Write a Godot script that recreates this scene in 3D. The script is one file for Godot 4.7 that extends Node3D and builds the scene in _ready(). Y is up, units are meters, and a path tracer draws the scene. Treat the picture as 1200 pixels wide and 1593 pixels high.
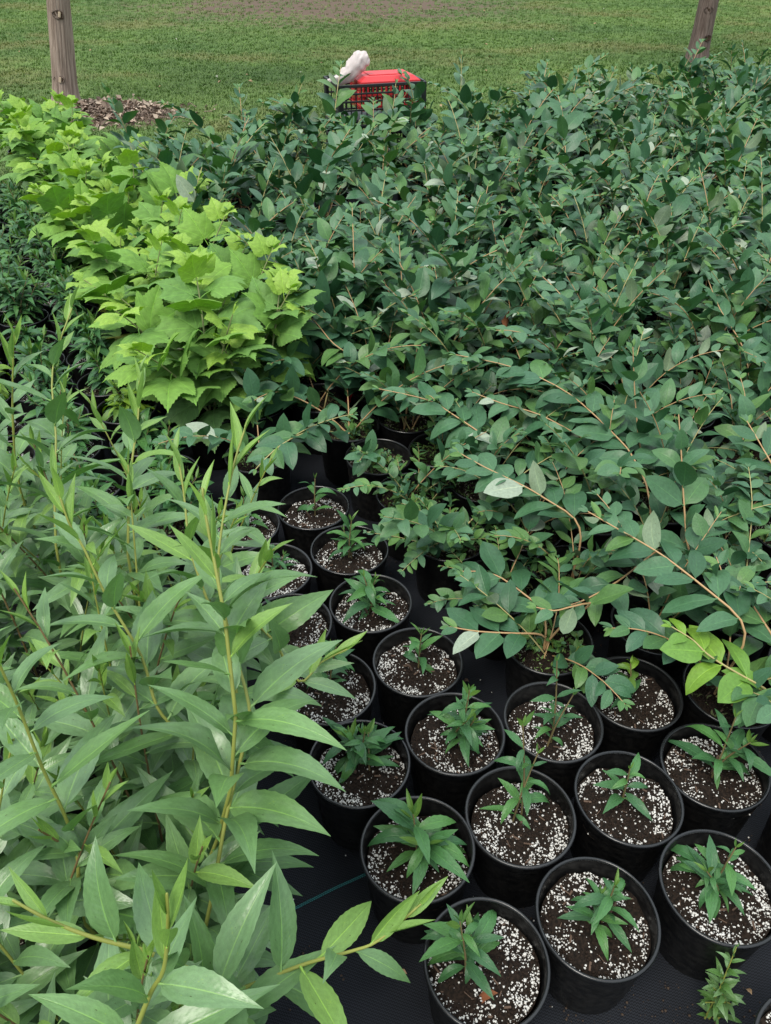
extends Node3D
# A nursery yard: potted honeysuckle, willow, lobed-leaf shrubs and seedlings on black ground fabric, lawn and trees behind.

var rng := RandomNumberGenerator.new()
var M := {}          # materials
var LEAF := {}       # leaf meshes by kind, each an Array
var TINT := {}       # leaf materials by kind, each an Array
var used := {}

# ---------------------------------------------------------------- small helpers
func R(a: float, b: float) -> float:
	return rng.randf_range(a, b)

func lin(r: float, g: float, b: float) -> Color:
	return Color(r, g, b).linear_to_srgb()

func numbered(called: String) -> String:
	var n: int = used.get(called, 0)
	used[called] = n + 1
	return called if n == 0 else "%s_%03d" % [called, n]

func tag(o: Node, label := "", category := "", group := "", kind := "") -> void:
	if label != "": o.set_meta("label", label)
	if category != "": o.set_meta("category", category)
	if group != "": o.set_meta("group", group)
	if kind != "": o.set_meta("kind", kind)

func base(called: String, at: Vector3, turn := 0.0) -> Node3D:
	var o := Node3D.new()
	o.name = numbered(called)
	add_child(o)
	o.position = at
	o.rotation.y = turn
	return o

func put(parent: Node, called: String, mesh: Mesh, mat: Material, xf := Transform3D(), n := 0) -> MeshInstance3D:
	var o := MeshInstance3D.new()
	o.name = called if n == 0 else "%s_%03d" % [called, n]
	o.mesh = mesh
	o.material_override = mat
	o.transform = xf
	parent.add_child(o, n == 0)
	return o

func top(called: String, mesh: Mesh, mat: Material, at := Vector3.ZERO) -> MeshInstance3D:
	var o := MeshInstance3D.new()
	o.name = numbered(called)
	o.mesh = mesh
	o.material_override = mat
	o.position = at
	add_child(o)
	return o

func ordinal(n: int) -> String:
	var w := ["first", "second", "third", "fourth", "fifth", "sixth", "seventh", "eighth", "ninth", "tenth", "eleventh", "twelfth", "thirteenth", "fourteenth", "fifteenth", "sixteenth", "seventeenth", "eighteenth", "nineteenth", "twentieth", "twenty-first", "twenty-second", "twenty-third", "twenty-fourth", "twenty-fifth", "twenty-sixth"]
	return w[n - 1] if n <= w.size() else "%dth" % n

func mat(c: Color, rough := 0.6, spec := 0.5) -> StandardMaterial3D:
	var m := StandardMaterial3D.new()
	m.albedo_color = c
	m.roughness = rough
	m.metallic_specular = spec
	return m

func noise(freq: float, octaves := 4, s := 1) -> FastNoiseLite:
	var n := FastNoiseLite.new()
	n.seed = s
	n.frequency = freq
	n.fractal_octaves = octaves
	n.noise_type = FastNoiseLite.TYPE_SIMPLEX_SMOOTH
	return n

func noise_tex(size: int, freq: float, lo: Color, hi: Color, s := 1, octaves := 5) -> ImageTexture:
	var n := noise(freq, octaves, s)
	var im := n.get_seamless_image(size, size)
	im.convert(Image.FORMAT_RGB8)
	for y in size:
		for x in size:
			var k := im.get_pixel(x, y).r
			im.set_pixel(x, y, lo.lerp(hi, smoothstep(0.15, 0.85, k)))
	return ImageTexture.create_from_image(im)

# ---------------------------------------------------------------- mesh builders
func mesh_of(v: PackedVector3Array, uv: PackedVector2Array, idx: PackedInt32Array) -> ArrayMesh:
	# idx in either winding; normals are summed from the faces and are right for a clockwise front
	var nrm := PackedVector3Array()
	nrm.resize(v.size())
	for k in range(0, idx.size(), 3):
		var a := v[idx[k]]
		var f := (v[idx[k + 2]] - a).cross(v[idx[k + 1]] - a)
		for q in 3: nrm[idx[k + q]] += f
	for k in nrm.size():
		nrm[k] = nrm[k].normalized() if nrm[k].length() > 1e-12 else Vector3.UP
	var arr := []
	arr.resize(Mesh.ARRAY_MAX)
	arr[Mesh.ARRAY_VERTEX] = v
	arr[Mesh.ARRAY_NORMAL] = nrm
	if uv.size() == v.size(): arr[Mesh.ARRAY_TEX_UV] = uv
	arr[Mesh.ARRAY_INDEX] = idx
	var m := ArrayMesh.new()
	m.add_surface_from_arrays(Mesh.PRIMITIVE_TRIANGLES, arr)
	return m

class Bag:
	# collects pieces that end up in one mesh
	var v := PackedVector3Array()
	var uv := PackedVector2Array()
	var idx := PackedInt32Array()
	func add(pv: PackedVector3Array, puv: PackedVector2Array, pi: PackedInt32Array, xf: Transform3D) -> void:
		var o := v.size()
		v.append_array(xf * pv)
		if puv.size() == pv.size(): uv.append_array(puv)
		else:
			for k in pv.size(): uv.append(Vector2.ZERO)
		for k in pi: idx.append(k + o)

func bag_mesh(b: Bag) -> ArrayMesh:
	return mesh_of(b.v, b.uv, b.idx)

func catmull(p: Array, n: int) -> Array:
	var out := []
	var last := p.size() - 1
	for s in last:
		var a: Vector3 = p[maxi(s - 1, 0)]
		var b: Vector3 = p[s]
		var c: Vector3 = p[s + 1]
		var d: Vector3 = p[mini(s + 2, last)]
		for k in n:
			out.append(b.cubic_interpolate(c, a, d, float(k) / n))
	out.append(p[last])
	return out

func tube_into(b: Bag, p: Array, r0: float, r1: float, sides := 5) -> void:
	var v := PackedVector3Array()
	var uv := PackedVector2Array()
	var idx := PackedInt32Array()
	var n := p.size()
	var side := Vector3.RIGHT
	for k in n:
		var t: Vector3 = (p[mini(k + 1, n - 1)] - p[maxi(k - 1, 0)]).normalized()
		side = (side - t * side.dot(t))
		if side.length() < 0.01: side = t.cross(Vector3.FORWARD)
		side = side.normalized()
		var up := t.cross(side)
		var f := float(k) / (n - 1)
		var r := lerpf(r0, r1, f)
		for s in sides:
			var a := TAU * s / sides
			v.append(p[k] + (side * cos(a) + up * sin(a)) * r)
			uv.append(Vector2(float(s) / sides, f))
	for k in n - 1:
		for s in sides:
			var s2 := (s + 1) % sides
			var q := k * sides
			idx.append_array([q + s, q + sides + s, q + sides + s2, q + s, q + sides + s2, q + s2])
	v.append(p[n - 1] + (p[n - 1] - p[n - 2]).normalized() * r1)
	uv.append(Vector2(0.5, 1))
	for s in sides: idx.append_array([(n - 1) * sides + s, v.size() - 1, (n - 1) * sides + (s + 1) % sides])
	b.add(v, uv, idx, Transform3D())

func tube(p: Array, r0: float, r1: float, sides := 5) -> ArrayMesh:
	var b := Bag.new()
	tube_into(b, p, r0, r1, sides)
	return bag_mesh(b)

func lathe(prof: Array, seg := 40) -> ArrayMesh:
	var v := PackedVector3Array()
	var uv := PackedVector2Array()
	var idx := PackedInt32Array()
	var n := prof.size()
	for k in n:
		for s in seg + 1:
			var a := TAU * s / seg
			v.append(Vector3(cos(a) * prof[k].x, prof[k].y, sin(a) * prof[k].x))
			uv.append(Vector2(4.0 * s / seg, float(k) / (n - 1)))
	for k in n - 1:
		for s in seg:
			var q := k * (seg + 1) + s
			idx.append_array([q, q + seg + 2, q + seg + 1, q, q + 1, q + seg + 2])
	var m := mesh_of(v, uv, idx)
	# close the normal seam
	return m

func rounded_box(size: Vector3, c: float) -> ArrayMesh:
	var b := Bag.new()
	box_into(b, size, c, Transform3D())
	return bag_mesh(b)

func box_into(b: Bag, size: Vector3, c: float, xf: Transform3D) -> void:
	# a box with chamfered edges, each face on vertices of its own
	var h := size / 2
	var ax := [Vector3.RIGHT, Vector3.UP, Vector3.BACK]
	var corner := func(s: Vector3, axis: int) -> Vector3:
		var p := Vector3(s.x * (h.x - c), s.y * (h.y - c), s.z * (h.z - c))
		p[axis] = s[axis] * h[axis]
		return p
	var quad := func(p: Array, out_dir: Vector3):
		var f: Vector3 = (p[2] - p[0]).cross(p[1] - p[0])
		var o := PackedInt32Array([0, 1, 2, 0, 2, 3]) if f.dot(out_dir) > 0 else PackedInt32Array([0, 2, 1, 0, 3, 2])
		b.add(PackedVector3Array(p), PackedVector2Array([Vector2(0, 0), Vector2(1, 0), Vector2(1, 1), Vector2(0, 1)]), o, xf)
	for a in 3:
		var u := (a + 1) % 3
		var w := (a + 2) % 3
		for s in [-1.0, 1.0]:
			var p := []
			for k in [[-1, -1], [1, -1], [1, 1], [-1, 1]]:
				var q := Vector3.ZERO
				q[a] = s
				q[u] = k[0]
				q[w] = k[1]
				p.append(corner.call(q, a))
			quad.call(p, ax[a] * s)
		if c > 0.0:
			for s in [-1.0, 1.0]:
				for t in [-1.0, 1.0]:
					var p := []
					for k in [[-1, u], [1, u], [1, w], [-1, w]]:
						var q := Vector3.ZERO
						q[a] = k[0]
						q[u] = s
						q[w] = t
						p.append(corner.call(q, k[1]))
					var o := Vector3.ZERO
					o[u] = s
					o[w] = t
					quad.call(p, o)

# ---------------------------------------------------------------- leaves
# every leaf starts at its base in the origin, runs along -Z and faces +Y; length 1
func blade(nl: int, shape: Callable, fold: float, droop: float, wave: float, twist: float, tooth: float, petiole: float, ph: float) -> ArrayMesh:
	var v := PackedVector3Array()
	var uv := PackedVector2Array()
	var idx := PackedInt32Array()
	var cross := [-1.0, -0.5, 0.0, 0.5, 1.0]
	var pos := Vector3(0, 0, -petiole)
	for i in nl + 1:
		var t := float(i) / nl
		var w: float = shape.call(t)
		if tooth > 0.0 and i % 2 == 1: w *= 1.0 - tooth
		var pitch := -droop * (t * 1.4 - 0.25)
		if i > 0: pos += Vector3(0, sin(pitch), -cos(pitch)) * ((1.0 - petiole) / nl)
		var roll := twist * t
		for s in cross:
			var lift: float = fold * absf(s) * w - 0.35 * fold * s * s * w
			var x: float = s * w * cos(atan(fold))
			var y: float = lift + wave * w * absf(s) * sin(t * 9.0 + ph + (2.0 if s > 0 else 0.0))
			v.append(pos + Vector3(x * cos(roll) - y * sin(roll), x * sin(roll) + y * cos(roll), 0))
			uv.append(Vector2(0.5 + 0.5 * s, t))
	for i in nl:
		for j in 4:
			var q := i * 5 + j
			idx.append_array([q, q + 5, q + 6, q, q + 6, q + 1])
	if petiole > 0.0:
		var b := Bag.new()
		b.add(v, uv, idx, Transform3D())
		tube_into(b, [Vector3.ZERO, Vector3(0, 0.004, -petiole * 0.5), Vector3(0, -0.004, -petiole - 0.05)], 0.016, 0.012, 4)
		for k in range(v.size(), b.uv.size()): b.uv[k] = Vector2(0.5, 0.02)
		return bag_mesh(b)
	return mesh_of(v, uv, idx)

func palm_leaf(droop: float, cup: float, ph: float, petiole: float) -> ArrayMesh:
	# a maple-like leaf: one long middle lobe, two side lobes, two small ones at the base, a toothed edge
	var half := [Vector2(0, 1), Vector2(0.06, 0.92), Vector2(0.13, 0.85), Vector2(0.195, 0.78), Vector2(0.25, 0.71), Vector2(0.29, 0.645), Vector2(0.35, 0.63), Vector2(0.42, 0.64), Vector2(0.5, 0.645), Vector2(0.565, 0.635), Vector2(0.57, 0.56), Vector2(0.565, 0.48), Vector2(0.55, 0.4), Vector2(0.53, 0.32), Vector2(0.515, 0.24), Vector2(0.51, 0.15), Vector2(0.48, 0.06), Vector2(0.41, -0.03), Vector2(0.32, -0.08), Vector2(0.22, -0.1), Vector2(0.12, -0.08), Vector2(0.04, -0.01)]
	var outline := []
	for k in half.size(): outline.append(half[k])
	for k in range(half.size() - 1, 0, -1): outline.append(Vector2(-half[k].x, half[k].y))
	# teeth: a notch between each two points
	var full := []
	var hub := Vector2(0, 0.22)
	for k in outline.size():
		var a: Vector2 = outline[k]
		var b: Vector2 = outline[(k + 1) % outline.size()]
		full.append(a)
		full.append(hub + ((a + b) / 2 - hub) * 0.95)
	var v := PackedVector3Array()
	var uv := PackedVector2Array()
	var idx := PackedInt32Array()
	var n := full.size()
	var place := func(p: Vector2) -> Vector3:
		var d := p - hub
		var r := d.length()
		var th := atan2(d.x, d.y)
		var y := -droop * r * r - cup * absf(p.x) * 0.5 + 0.018 * r * cos(th * 6.5 + ph) + 0.022 * sin(p.y * 7 + ph) * absf(p.x) * 2
		y += 0.06 * (1.0 - exp(-absf(p.x) * 14.0)) - droop * 0.25 * maxf(p.y - 0.5, 0) * 2.0
		return Vector3(p.x, y, -p.y - petiole)
	v.append(place.call(hub))
	uv.append(Vector2(0.5, hub.y))
	for f in [0.36, 0.7, 1.0]:
		for k in n:
			var p: Vector2 = hub + (full[k] - hub) * f
			v.append(place.call(p))
			uv.append(Vector2(0.5 + p.x * 0.8, p.y))
	for k in n:
		var k2 := (k + 1) % n
		idx.append_array([0, 1 + k, 1 + k2])
		for ring in 2:
			var a := 1 + ring * n
			var b := a + n
			idx.append_array([a + k, b + k, b + k2, a + k, b + k2, a + k2])
	# facing: hub triangle must look up
	var bag := Bag.new()
	bag.add(v, uv, idx, Transform3D())
	tube_into(bag, [Vector3.ZERO, Vector3(0, 0.02, -petiole * 0.5), Vector3(0, 0.0, -petiole - 0.02)], 0.014, 0.012, 4)
	for k in range(v.size(), bag.uv.size()): bag.uv[k] = Vector2(0.5, 0.2)
	return bag_mesh(bag)

func vein_texture(s: int, pairs: int, sweep: float, rib: float, vein: float, dark: Color, pale: Color, palm := false) -> ImageTexture:
	var w := 192
	var h := 256
	var im := Image.create(w, h, false, Image.FORMAT_RGB8)
	var n := noise(0.03, 4, s)
	var fine := noise(0.16, 3, s + 9)
	for y in h:
		for x in w:
			var u := (x + 0.5) / w * 2.0 - 1.0
			var t := (y + 0.5) / h
			var k := 0.0
			if palm:
				var p := Vector2(u * 0.5 / 0.8, t)
				k = maxf(k, 1.0 - absf(p.x) / 0.014)
				for ang in [0.75, 1.35, -0.75, -1.35]:
					var d := Vector2(sin(ang), cos(ang))
					var al := p.dot(d)
					if al > 0: k = maxf(k, 1.0 - absf(p.cross(d)) / 0.012)
				var f := fposmod((p.y - absf(p.x) * 0.8) * 11.0, 1.0)
				k = maxf(k, (1.0 - absf(f - 0.5) / 0.07) * 0.55)
				var f2 := fposmod((p.y * 0.7 + absf(p.x) * 1.3) * 24.0, 1.0)
				k = maxf(k, (1.0 - absf(f2 - 0.5) / 0.09) * 0.25)
			else:
				k = clampf(1.0 - absf(u) / (rib * (1.15 - t)), 0, 1) * 1.4
				var f := fposmod((t - sweep * pow(absf(u), 1.25)) * pairs + (0.5 if u > 0 else 0.0), 1.0)
				k = maxf(k, (1.0 - absf(f - 0.5) / 0.07) * vein * (1.0 - 0.6 * absf(u)))
			k = clampf(k, 0, 1)
			var c := dark.lerp(pale, k)
			var g := 1.0 + 0.09 * n.get_noise_2d(x, y) + 0.06 * fine.get_noise_2d(x, y)
			im.set_pixel(x, y, Color(c.r * g, c.g * g, c.b * g))
	# insect specks and small scars
	var spots := RandomNumberGenerator.new()
	spots.seed = s
	for k in 11:
		var cx := spots.randi_range(20, w - 20)
		var cy := spots.randi_range(20, h - 20)
		var rr := spots.randf_range(0.9, 2.6)
		var tan_c := Color(0.95, 0.9, 0.72) if spots.randf() < 0.6 else Color(0.42, 0.34, 0.22)
		for y in range(cy - 3, cy + 4):
			for x in range(cx - 3, cx + 4):
				if Vector2(x - cx, (y - cy) * 0.8).length() < rr: im.set_pixel(x, y, im.get_pixel(x, y).lerp(tan_c, 0.75))
	return ImageTexture.create_from_image(im)

func vein_relief(pairs: int, sweep: float) -> ImageTexture:
	var w := 96
	var h := 192
	var im := Image.create(w, h, false, Image.FORMAT_RGB8)
	var n := noise(0.06, 3, 77)
	for y in h:
		for x in w:
			var u := (x + 0.5) / w * 2.0 - 1.0
			var t := (y + 0.5) / h
			var f := fposmod((t - sweep * pow(absf(u), 1.25)) * pairs + (0.5 if u > 0 else 0.0), 1.0)
			var k := 0.6 + 0.4 * sin((f - 0.5) * PI) * sin((f - 0.5) * PI) * (1.0 - absf(u)) + 0.25 * n.get_noise_2d(x, y)
			k *= smoothstep(0.0, 0.12, absf(u))
			im.set_pixel(x, y, Color(k, k, k))
	return ImageTexture.create_from_image(im)

func leaf_mat(tex: Texture2D, relief: Texture2D, depth: float, c: Color, rough: float, through: Color, spec := 0.5) -> StandardMaterial3D:
	var m := mat(c, rough, spec)
	m.albedo_texture = tex
	m.cull_mode = BaseMaterial3D.CULL_DISABLED
	if relief:
		m.heightmap_enabled = true
		m.heightmap_texture = relief
		m.heightmap_scale = depth
	m.backlight_enabled = true
	m.backlight = through
	return m

# a leaf's frame: along d, its face turned up as far as that allows
func leaf_xf(at: Vector3, d: Vector3, up: Vector3, scale: Vector3) -> Transform3D:
	var f := d.normalized()
	var x := f.cross(up)
	if x.length() < 0.05: x = f.cross(Vector3(0.3, 0.2, 0.9))
	x = x.normalized()
	var y := x.cross(f)
	return Transform3D(Basis(x * scale.x, y * scale.y, -f * scale.z), at)

# ---------------------------------------------------------------- shoots
# a shoot is {mesh: the stem, leaves: [[frame, age 0 base .. 1 tip], ...]}; it can be set into any number of plants
func walk(p: Array) -> Array:
	var l := [0.0]
	for k in range(1, p.size()): l.append(l[k - 1] + p[k].distance_to(p[k - 1]))
	return l

func along(p: Array, l: Array, s: float) -> Array:
	var k := 1
	while k < p.size() - 1 and l[k] < s: k += 1
	var f: float = clampf((s - l[k - 1]) / maxf(l[k] - l[k - 1], 1e-6), 0, 1)
	return [p[k - 1].lerp(p[k], f), (p[k] - p[k - 1]).normalized()]

func arch(length: float, rise: float, sag: float, bend: float) -> Array:
	# a stem that starts steep and leans over: rise = angle at the base, sag = how far the angle falls to the tip
	var p := [Vector3.ZERO]
	var n := 12
	var az := 0.0
	for k in n:
		var e := rise - sag * pow(float(k) / n, 1.3)
		az += bend / n + R(-0.06, 0.06)
		p.append(p[k] + Vector3(cos(e) * cos(az), sin(e), cos(e) * sin(az)) * (length / n))
	return p

func paired_shoot(p: Array, first: float, gap0: float, gap1: float, size: float, tip_size: float) -> Dictionary:
	# opposite leaves; on a leaning stem each pair spreads to both sides with its faces up
	var l := walk(p)
	var total: float = l[-1]
	var leaves := []
	var s := first
	var pair := 0
	while s < total - 0.004:
		var a := along(p, l, s)
		var t: Vector3 = a[1]
		var age := s / total
		var side := t.cross(Vector3.UP)
		var steep := clampf(absf(t.y) * 1.5 - 0.55, 0.0, 1.0)
		if side.length() < 0.05: side = Vector3.RIGHT
		side = side.normalized()
		var turned := side.rotated(t, (PI / 2 if pair % 2 else 0.0) + R(-0.3, 0.3))
		side = side.lerp(turned, steep).normalized()
		var big := size * (1.0 - pow(absf(age - 0.45) / 0.62, 2.0) * 0.45)
		if age > 0.75: big = lerpf(big, tip_size, (age - 0.75) / 0.25)
		for sgn in [-1.0, 1.0]:
			var fwd := R(0.35, 0.85) + age * 0.5
			var d: Vector3 = side * sgn + t * fwd + Vector3(R(-0.15, 0.15), R(-0.25, 0.18) + steep * 0.3, R(-0.15, 0.15))
			var up := Vector3(R(-0.35, 0.35), 1.0, R(-0.35, 0.35)) + t * -0.25 * steep
			var q := big * R(0.84, 1.12)
			leaves.append([leaf_xf(a[0], d, up, Vector3(q * R(0.86, 1.1), q, q)), age])
		s += lerpf(gap0, gap1, age) * R(0.85, 1.15)
		pair += 1
	for sgn in [-1.0, 1.0]:
		var a2 := along(p, l, total)
		var sd: Vector3 = a2[1].cross(Vector3.UP + Vector3(0.1, 0, 0.05)).normalized()
		leaves.append([leaf_xf(a2[0], a2[1] + sd * sgn * 0.4, Vector3(R(-0.3, 0.3), 1, R(-0.3, 0.3)) - a2[1] * 0.3, Vector3.ONE * tip_size * 0.6), 1.0])
	return {"mesh": null, "leaves": leaves, "path": p}

func spiral_shoot(p: Array, first: float, gap0: float, gap1: float, size: float, tip_size: float, spread := 1.0) -> Dictionary:
	# single leaves set round the stem
	var l := walk(p)
	var total: float = l[-1]
	var leaves := []
	var s := first
	var az := R(0, TAU)
	while s < total:
		var a := along(p, l, s)
		var t: Vector3 = a[1]
		var age := s / total
		var o := t.cross(Vector3(0.2, 0.1, 1)).normalized().rotated(t, az)
		var big := size * lerpf(0.72, 1.0, minf(age / 0.3, 1.0))
		if age > 0.7: big = lerpf(size, tip_size, (age - 0.7) / 0.3)
		var fwd := (lerpf(0.3, 0.8, age) + R(-0.3, 0.35)) / spread
		if age > 0.88: fwd = 1.6 + (age - 0.88) * 14.0
		var d: Vector3 = o + t * fwd + Vector3(0, R(-0.15, 0.1), 0)
		var up: Vector3 = Vector3(R(-0.3, 0.3), 1.0, R(-0.3, 0.3)) * 0.8 + t * 0.5 - o * 0.3
		var q := big * R(0.82, 1.12)
		leaves.append([leaf_xf(a[0], d, up, Vector3(q * R(0.85, 1.12), q, q)), age])
		s += lerpf(gap0, gap1, age) * R(0.75, 1.25)
		az += 2.4 + R(-0.3, 0.3)
	return {"mesh": null, "leaves": leaves, "path": p}

func finish(sh: Dictionary, r0: float, r1: float, sides := 5) -> Dictionary:
	sh.mesh = tube(sh.path, r0, r1, sides)
	return sh

# put a shoot into a plant: one stem with its leaves under it
func set_shoot(plant: Node3D, sh: Dictionary, kind: String, stem_mat: Material, xf: Transform3D, n: int, pick: Callable, lowest := 0.0) -> void:
	var stem := put(plant, "stem", sh.mesh, stem_mat, xf, n)
	if n == 0: stem.name = "stem"
	var k := 0
	for lf in sh.leaves:
		if lf[1] < lowest: continue
		var age: float = lf[1]
		var choice: Array = pick.call(age)      # [mesh list, material, underside up]
		var meshes: Array = choice[0]
		var o := MeshInstance3D.new()
		o.name = "leaf" if k == 0 else "leaf_%03d" % k
		o.mesh = meshes[rng.randi() % meshes.size()]
		o.material_override = choice[1]
		var f: Transform3D = lf[0]
		if choice[2]: f.basis = f.basis * Basis(Vector3(0, 0, 1), PI)
		o.transform = f
		stem.add_child(o)
		k += 1

# ---------------------------------------------------------------- pots
var POT: Mesh
var RIM: Mesh
var SOILS := []
var PERLITE := []
var CHIPS := []
var MOSS := []
var CRUMB := []

func make_pot_meshes() -> void:
	var outer := [Vector2(0.0, 0.002), Vector2(0.078, 0.002), Vector2(0.0835, 0.0), Vector2(0.086, 0.006), Vector2(0.0905, 0.05), Vector2(0.0955, 0.11), Vector2(0.0995, 0.164), Vector2(0.1018, 0.168), Vector2(0.1035, 0.186), Vector2(0.1042, 0.1925)]
	var inner := [Vector2(0.1025, 0.193), Vector2(0.1005, 0.178), Vector2(0.0965, 0.14), Vector2(0.094, 0.10)]
	POT = lathe(outer + inner, 44)
	var ring := []
	for k in 11:
		var a := PI * 0.9 - TAU * k / 10.0
		ring.append(Vector2(0.1038 + cos(a) * 0.0036, 0.1955 - sin(a) * -0.0042))
	RIM = lathe(ring, 56)
	for v in 4:
		# soil: a lumpy disc a little lower in the middle
		var b := Bag.new()
		var pv := PackedVector3Array()
		var puv := PackedVector2Array()
		var pi := PackedInt32Array()
		var n := noise(14.0, 4, 30 + v)
		var rings := 15
		var seg := 44
		pv.append(Vector3(0, 0.156 + n.get_noise_2d(0, 0) * 0.008, 0))
		puv.append(Vector2(0, 0))
		for r in rings:
			for s in seg:
				var rad := 0.0952 * (r + 1) / rings
				var a := TAU * s / seg
				var x := cos(a) * rad
				var z := sin(a) * rad
				pv.append(Vector3(x, 0.157 + n.get_noise_2d(x, z) * 0.016 + n.get_noise_2d(x * 5, z * 5 + 9) * 0.004, z))
				puv.append(Vector2(x, z) * 8)
		for s in seg: pi.append_array([0, 1 + (s + 1) % seg, 1 + s] if false else [0, 1 + s, 1 + (s + 1) % seg])
		for r in rings - 1:
			for s in seg:
				var a := 1 + r * seg
				var s2 := (s + 1) % seg
				pi.append_array([a + s, a + seg + s, a + seg + s2, a + s, a + seg + s2, a + s2])
		b.add(pv, puv, pi, Transform3D())
		SOILS.append(bag_mesh(b))
		# perlite: white grains in drifts
		var pb := Bag.new()
		var patch := noise(13.0, 2, 60 + v)
		var made := 0
		var lean := Vector2.from_angle(R(0, TAU))
		while made < [1500, 1050, 1300, 850][v]:
			var q := Vector2.from_angle(R(0, TAU)) * sqrt(R(0, 1)) * 0.093
			var want := 0.15 + 1.9 * patch.get_noise_2d(q.x, q.y) + 1.8 * (q.length() - 0.05) / 0.09 + q.dot(lean) * 4.0
			if R(0, 1) > maxf(want, 0.1): continue
			var y := 0.157 + n.get_noise_2d(q.x, q.y) * 0.016 + n.get_noise_2d(q.x * 5, q.y * 5 + 9) * 0.004
			grain(pb, Vector3(q.x, y + R(-0.0006, 0.001), q.y), lerpf(0.0007, 0.0032, pow(R(0, 1), 1.5)) * (1.35 if R(0, 1) < 0.05 else 1.0))
			made += 1
		PERLITE.append(bag_mesh(pb))
		# bark chips and dead bits
		var cb := Bag.new()
		for k in 18:
			var q := Vector2.from_angle(R(0, TAU)) * sqrt(R(0, 1)) * 0.085
			var y := 0.160 + n.get_noise_2d(q.x, q.y) * 0.016
			box_into(cb, Vector3(R(0.004, 0.019), R(0.001, 0.0025), R(0.0012, 0.0042)), 0.0005, Transform3D(Basis.from_euler(Vector3(R(-0.4, 0.4), R(0, TAU), R(-0.4, 0.4))), Vector3(q.x, y, q.y)))
		CHIPS.append(bag_mesh(cb))
		# crumbs of dark compost standing up from the soil
		var db := Bag.new()
		for k in 420:
			var q := Vector2.from_angle(R(0, TAU)) * sqrt(R(0, 1)) * 0.094
			var y := 0.157 + n.get_noise_2d(q.x, q.y) * 0.016 + n.get_noise_2d(q.x * 5, q.y * 5 + 9) * 0.004
			grain(db, Vector3(q.x, y, q.y), R(0.0014, 0.0042))
		CRUMB.append(bag_mesh(db))
		# moss and tiny weeds
		var mb := Bag.new()
		for k in 300:
			var q := Vector2.from_angle(R(0, TAU)) * sqrt(R(0, 1)) * 0.092
			if patch.get_noise_2d(q.x * 1.3 + 3, q.y * 1.3) < -0.12: continue
			var at := Vector3(q.x, 0.158 + R(0, 0.024), q.y)
			var len := R(0.005, 0.015)
			var xf := leaf_xf(at, Vector3(R(-1, 1), R(-0.3, 0.9), R(-1, 1)), Vector3(R(-0.5, 0.5), 1, R(-0.5, 0.5)), Vector3(len * 0.9, len, len))
			mb.add(PackedVector3Array([Vector3(0, 0, 0), Vector3(-0.22, 0.06, -0.45), Vector3(0, 0, -1), Vector3(0.22, 0.06, -0.45), Vector3(0, -0.02, -0.5)]), PackedVector2Array(), PackedInt32Array([0, 1, 4, 1, 2, 4, 2, 3, 4, 3, 0, 4]), xf)
		MOSS.append(bag_mesh(mb))

var GRAIN_I := PackedInt32Array([0, 2, 4, 0, 4, 3, 0, 3, 5, 0, 5, 2, 1, 4, 2, 1, 3, 4, 1, 5, 3, 1, 2, 5])
func grain(b: Bag, at: Vector3, r: float) -> void:
	var v := PackedVector3Array()
	for d in [Vector3.UP, Vector3.DOWN, Vector3.RIGHT, Vector3.LEFT, Vector3.BACK, Vector3.FORWARD]:
		v.append(d * r * R(0.65, 1.3))
	b.add(v, PackedVector2Array(), GRAIN_I, Transform3D(Basis.from_euler(Vector3(R(0, 3), R(0, 3), R(0, 3))), at))

func pot_into(plant: Node3D, fill: String) -> void:
	var p := put(plant, "pot", POT, M.pots[rng.randi() % M.pots.size()], Transform3D(Basis.from_euler(Vector3(R(-0.02, 0.02), R(0, TAU), R(-0.02, 0.02))) * Basis.from_scale(Vector3(R(0.985, 1.01), R(0.98, 1.02), R(0.985, 1.01))), Vector3.ZERO))
	put(p, "rim", RIM, M.rims[rng.randi() % M.rims.size()])
	var turn := Transform3D(Basis(Vector3.UP, R(0, TAU)), Vector3.ZERO)
	var v := rng.randi() % 4
	var s := put(plant, "soil", SOILS[v], M.soil, turn)
	if fill == "far": return
	put(s, "compost_crumbs", CRUMB[v], M.crumb).set_meta("kind", "stuff")
	if fill == "perlite":
		put(s, "perlite", PERLITE[v], M.perlite).set_meta("kind", "stuff")
		put(s, "bark_chips", CHIPS[v], M.chip).set_meta("kind", "stuff")
	else:
		put(s, "moss", MOSS[v], M.moss[rng.randi() % 3]).set_meta("kind", "stuff")
		if R(0, 1) < 0.4: put(s, "bark_chips", CHIPS[v], M.chip).set_meta("kind", "stuff")
		if R(0, 1) < 0.5: put(s, "perlite", PERLITE[v], M.dull_perlite, Transform3D(Basis.IDENTITY, Vector3(0, -0.0016, 0))).set_meta("kind", "stuff")

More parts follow.
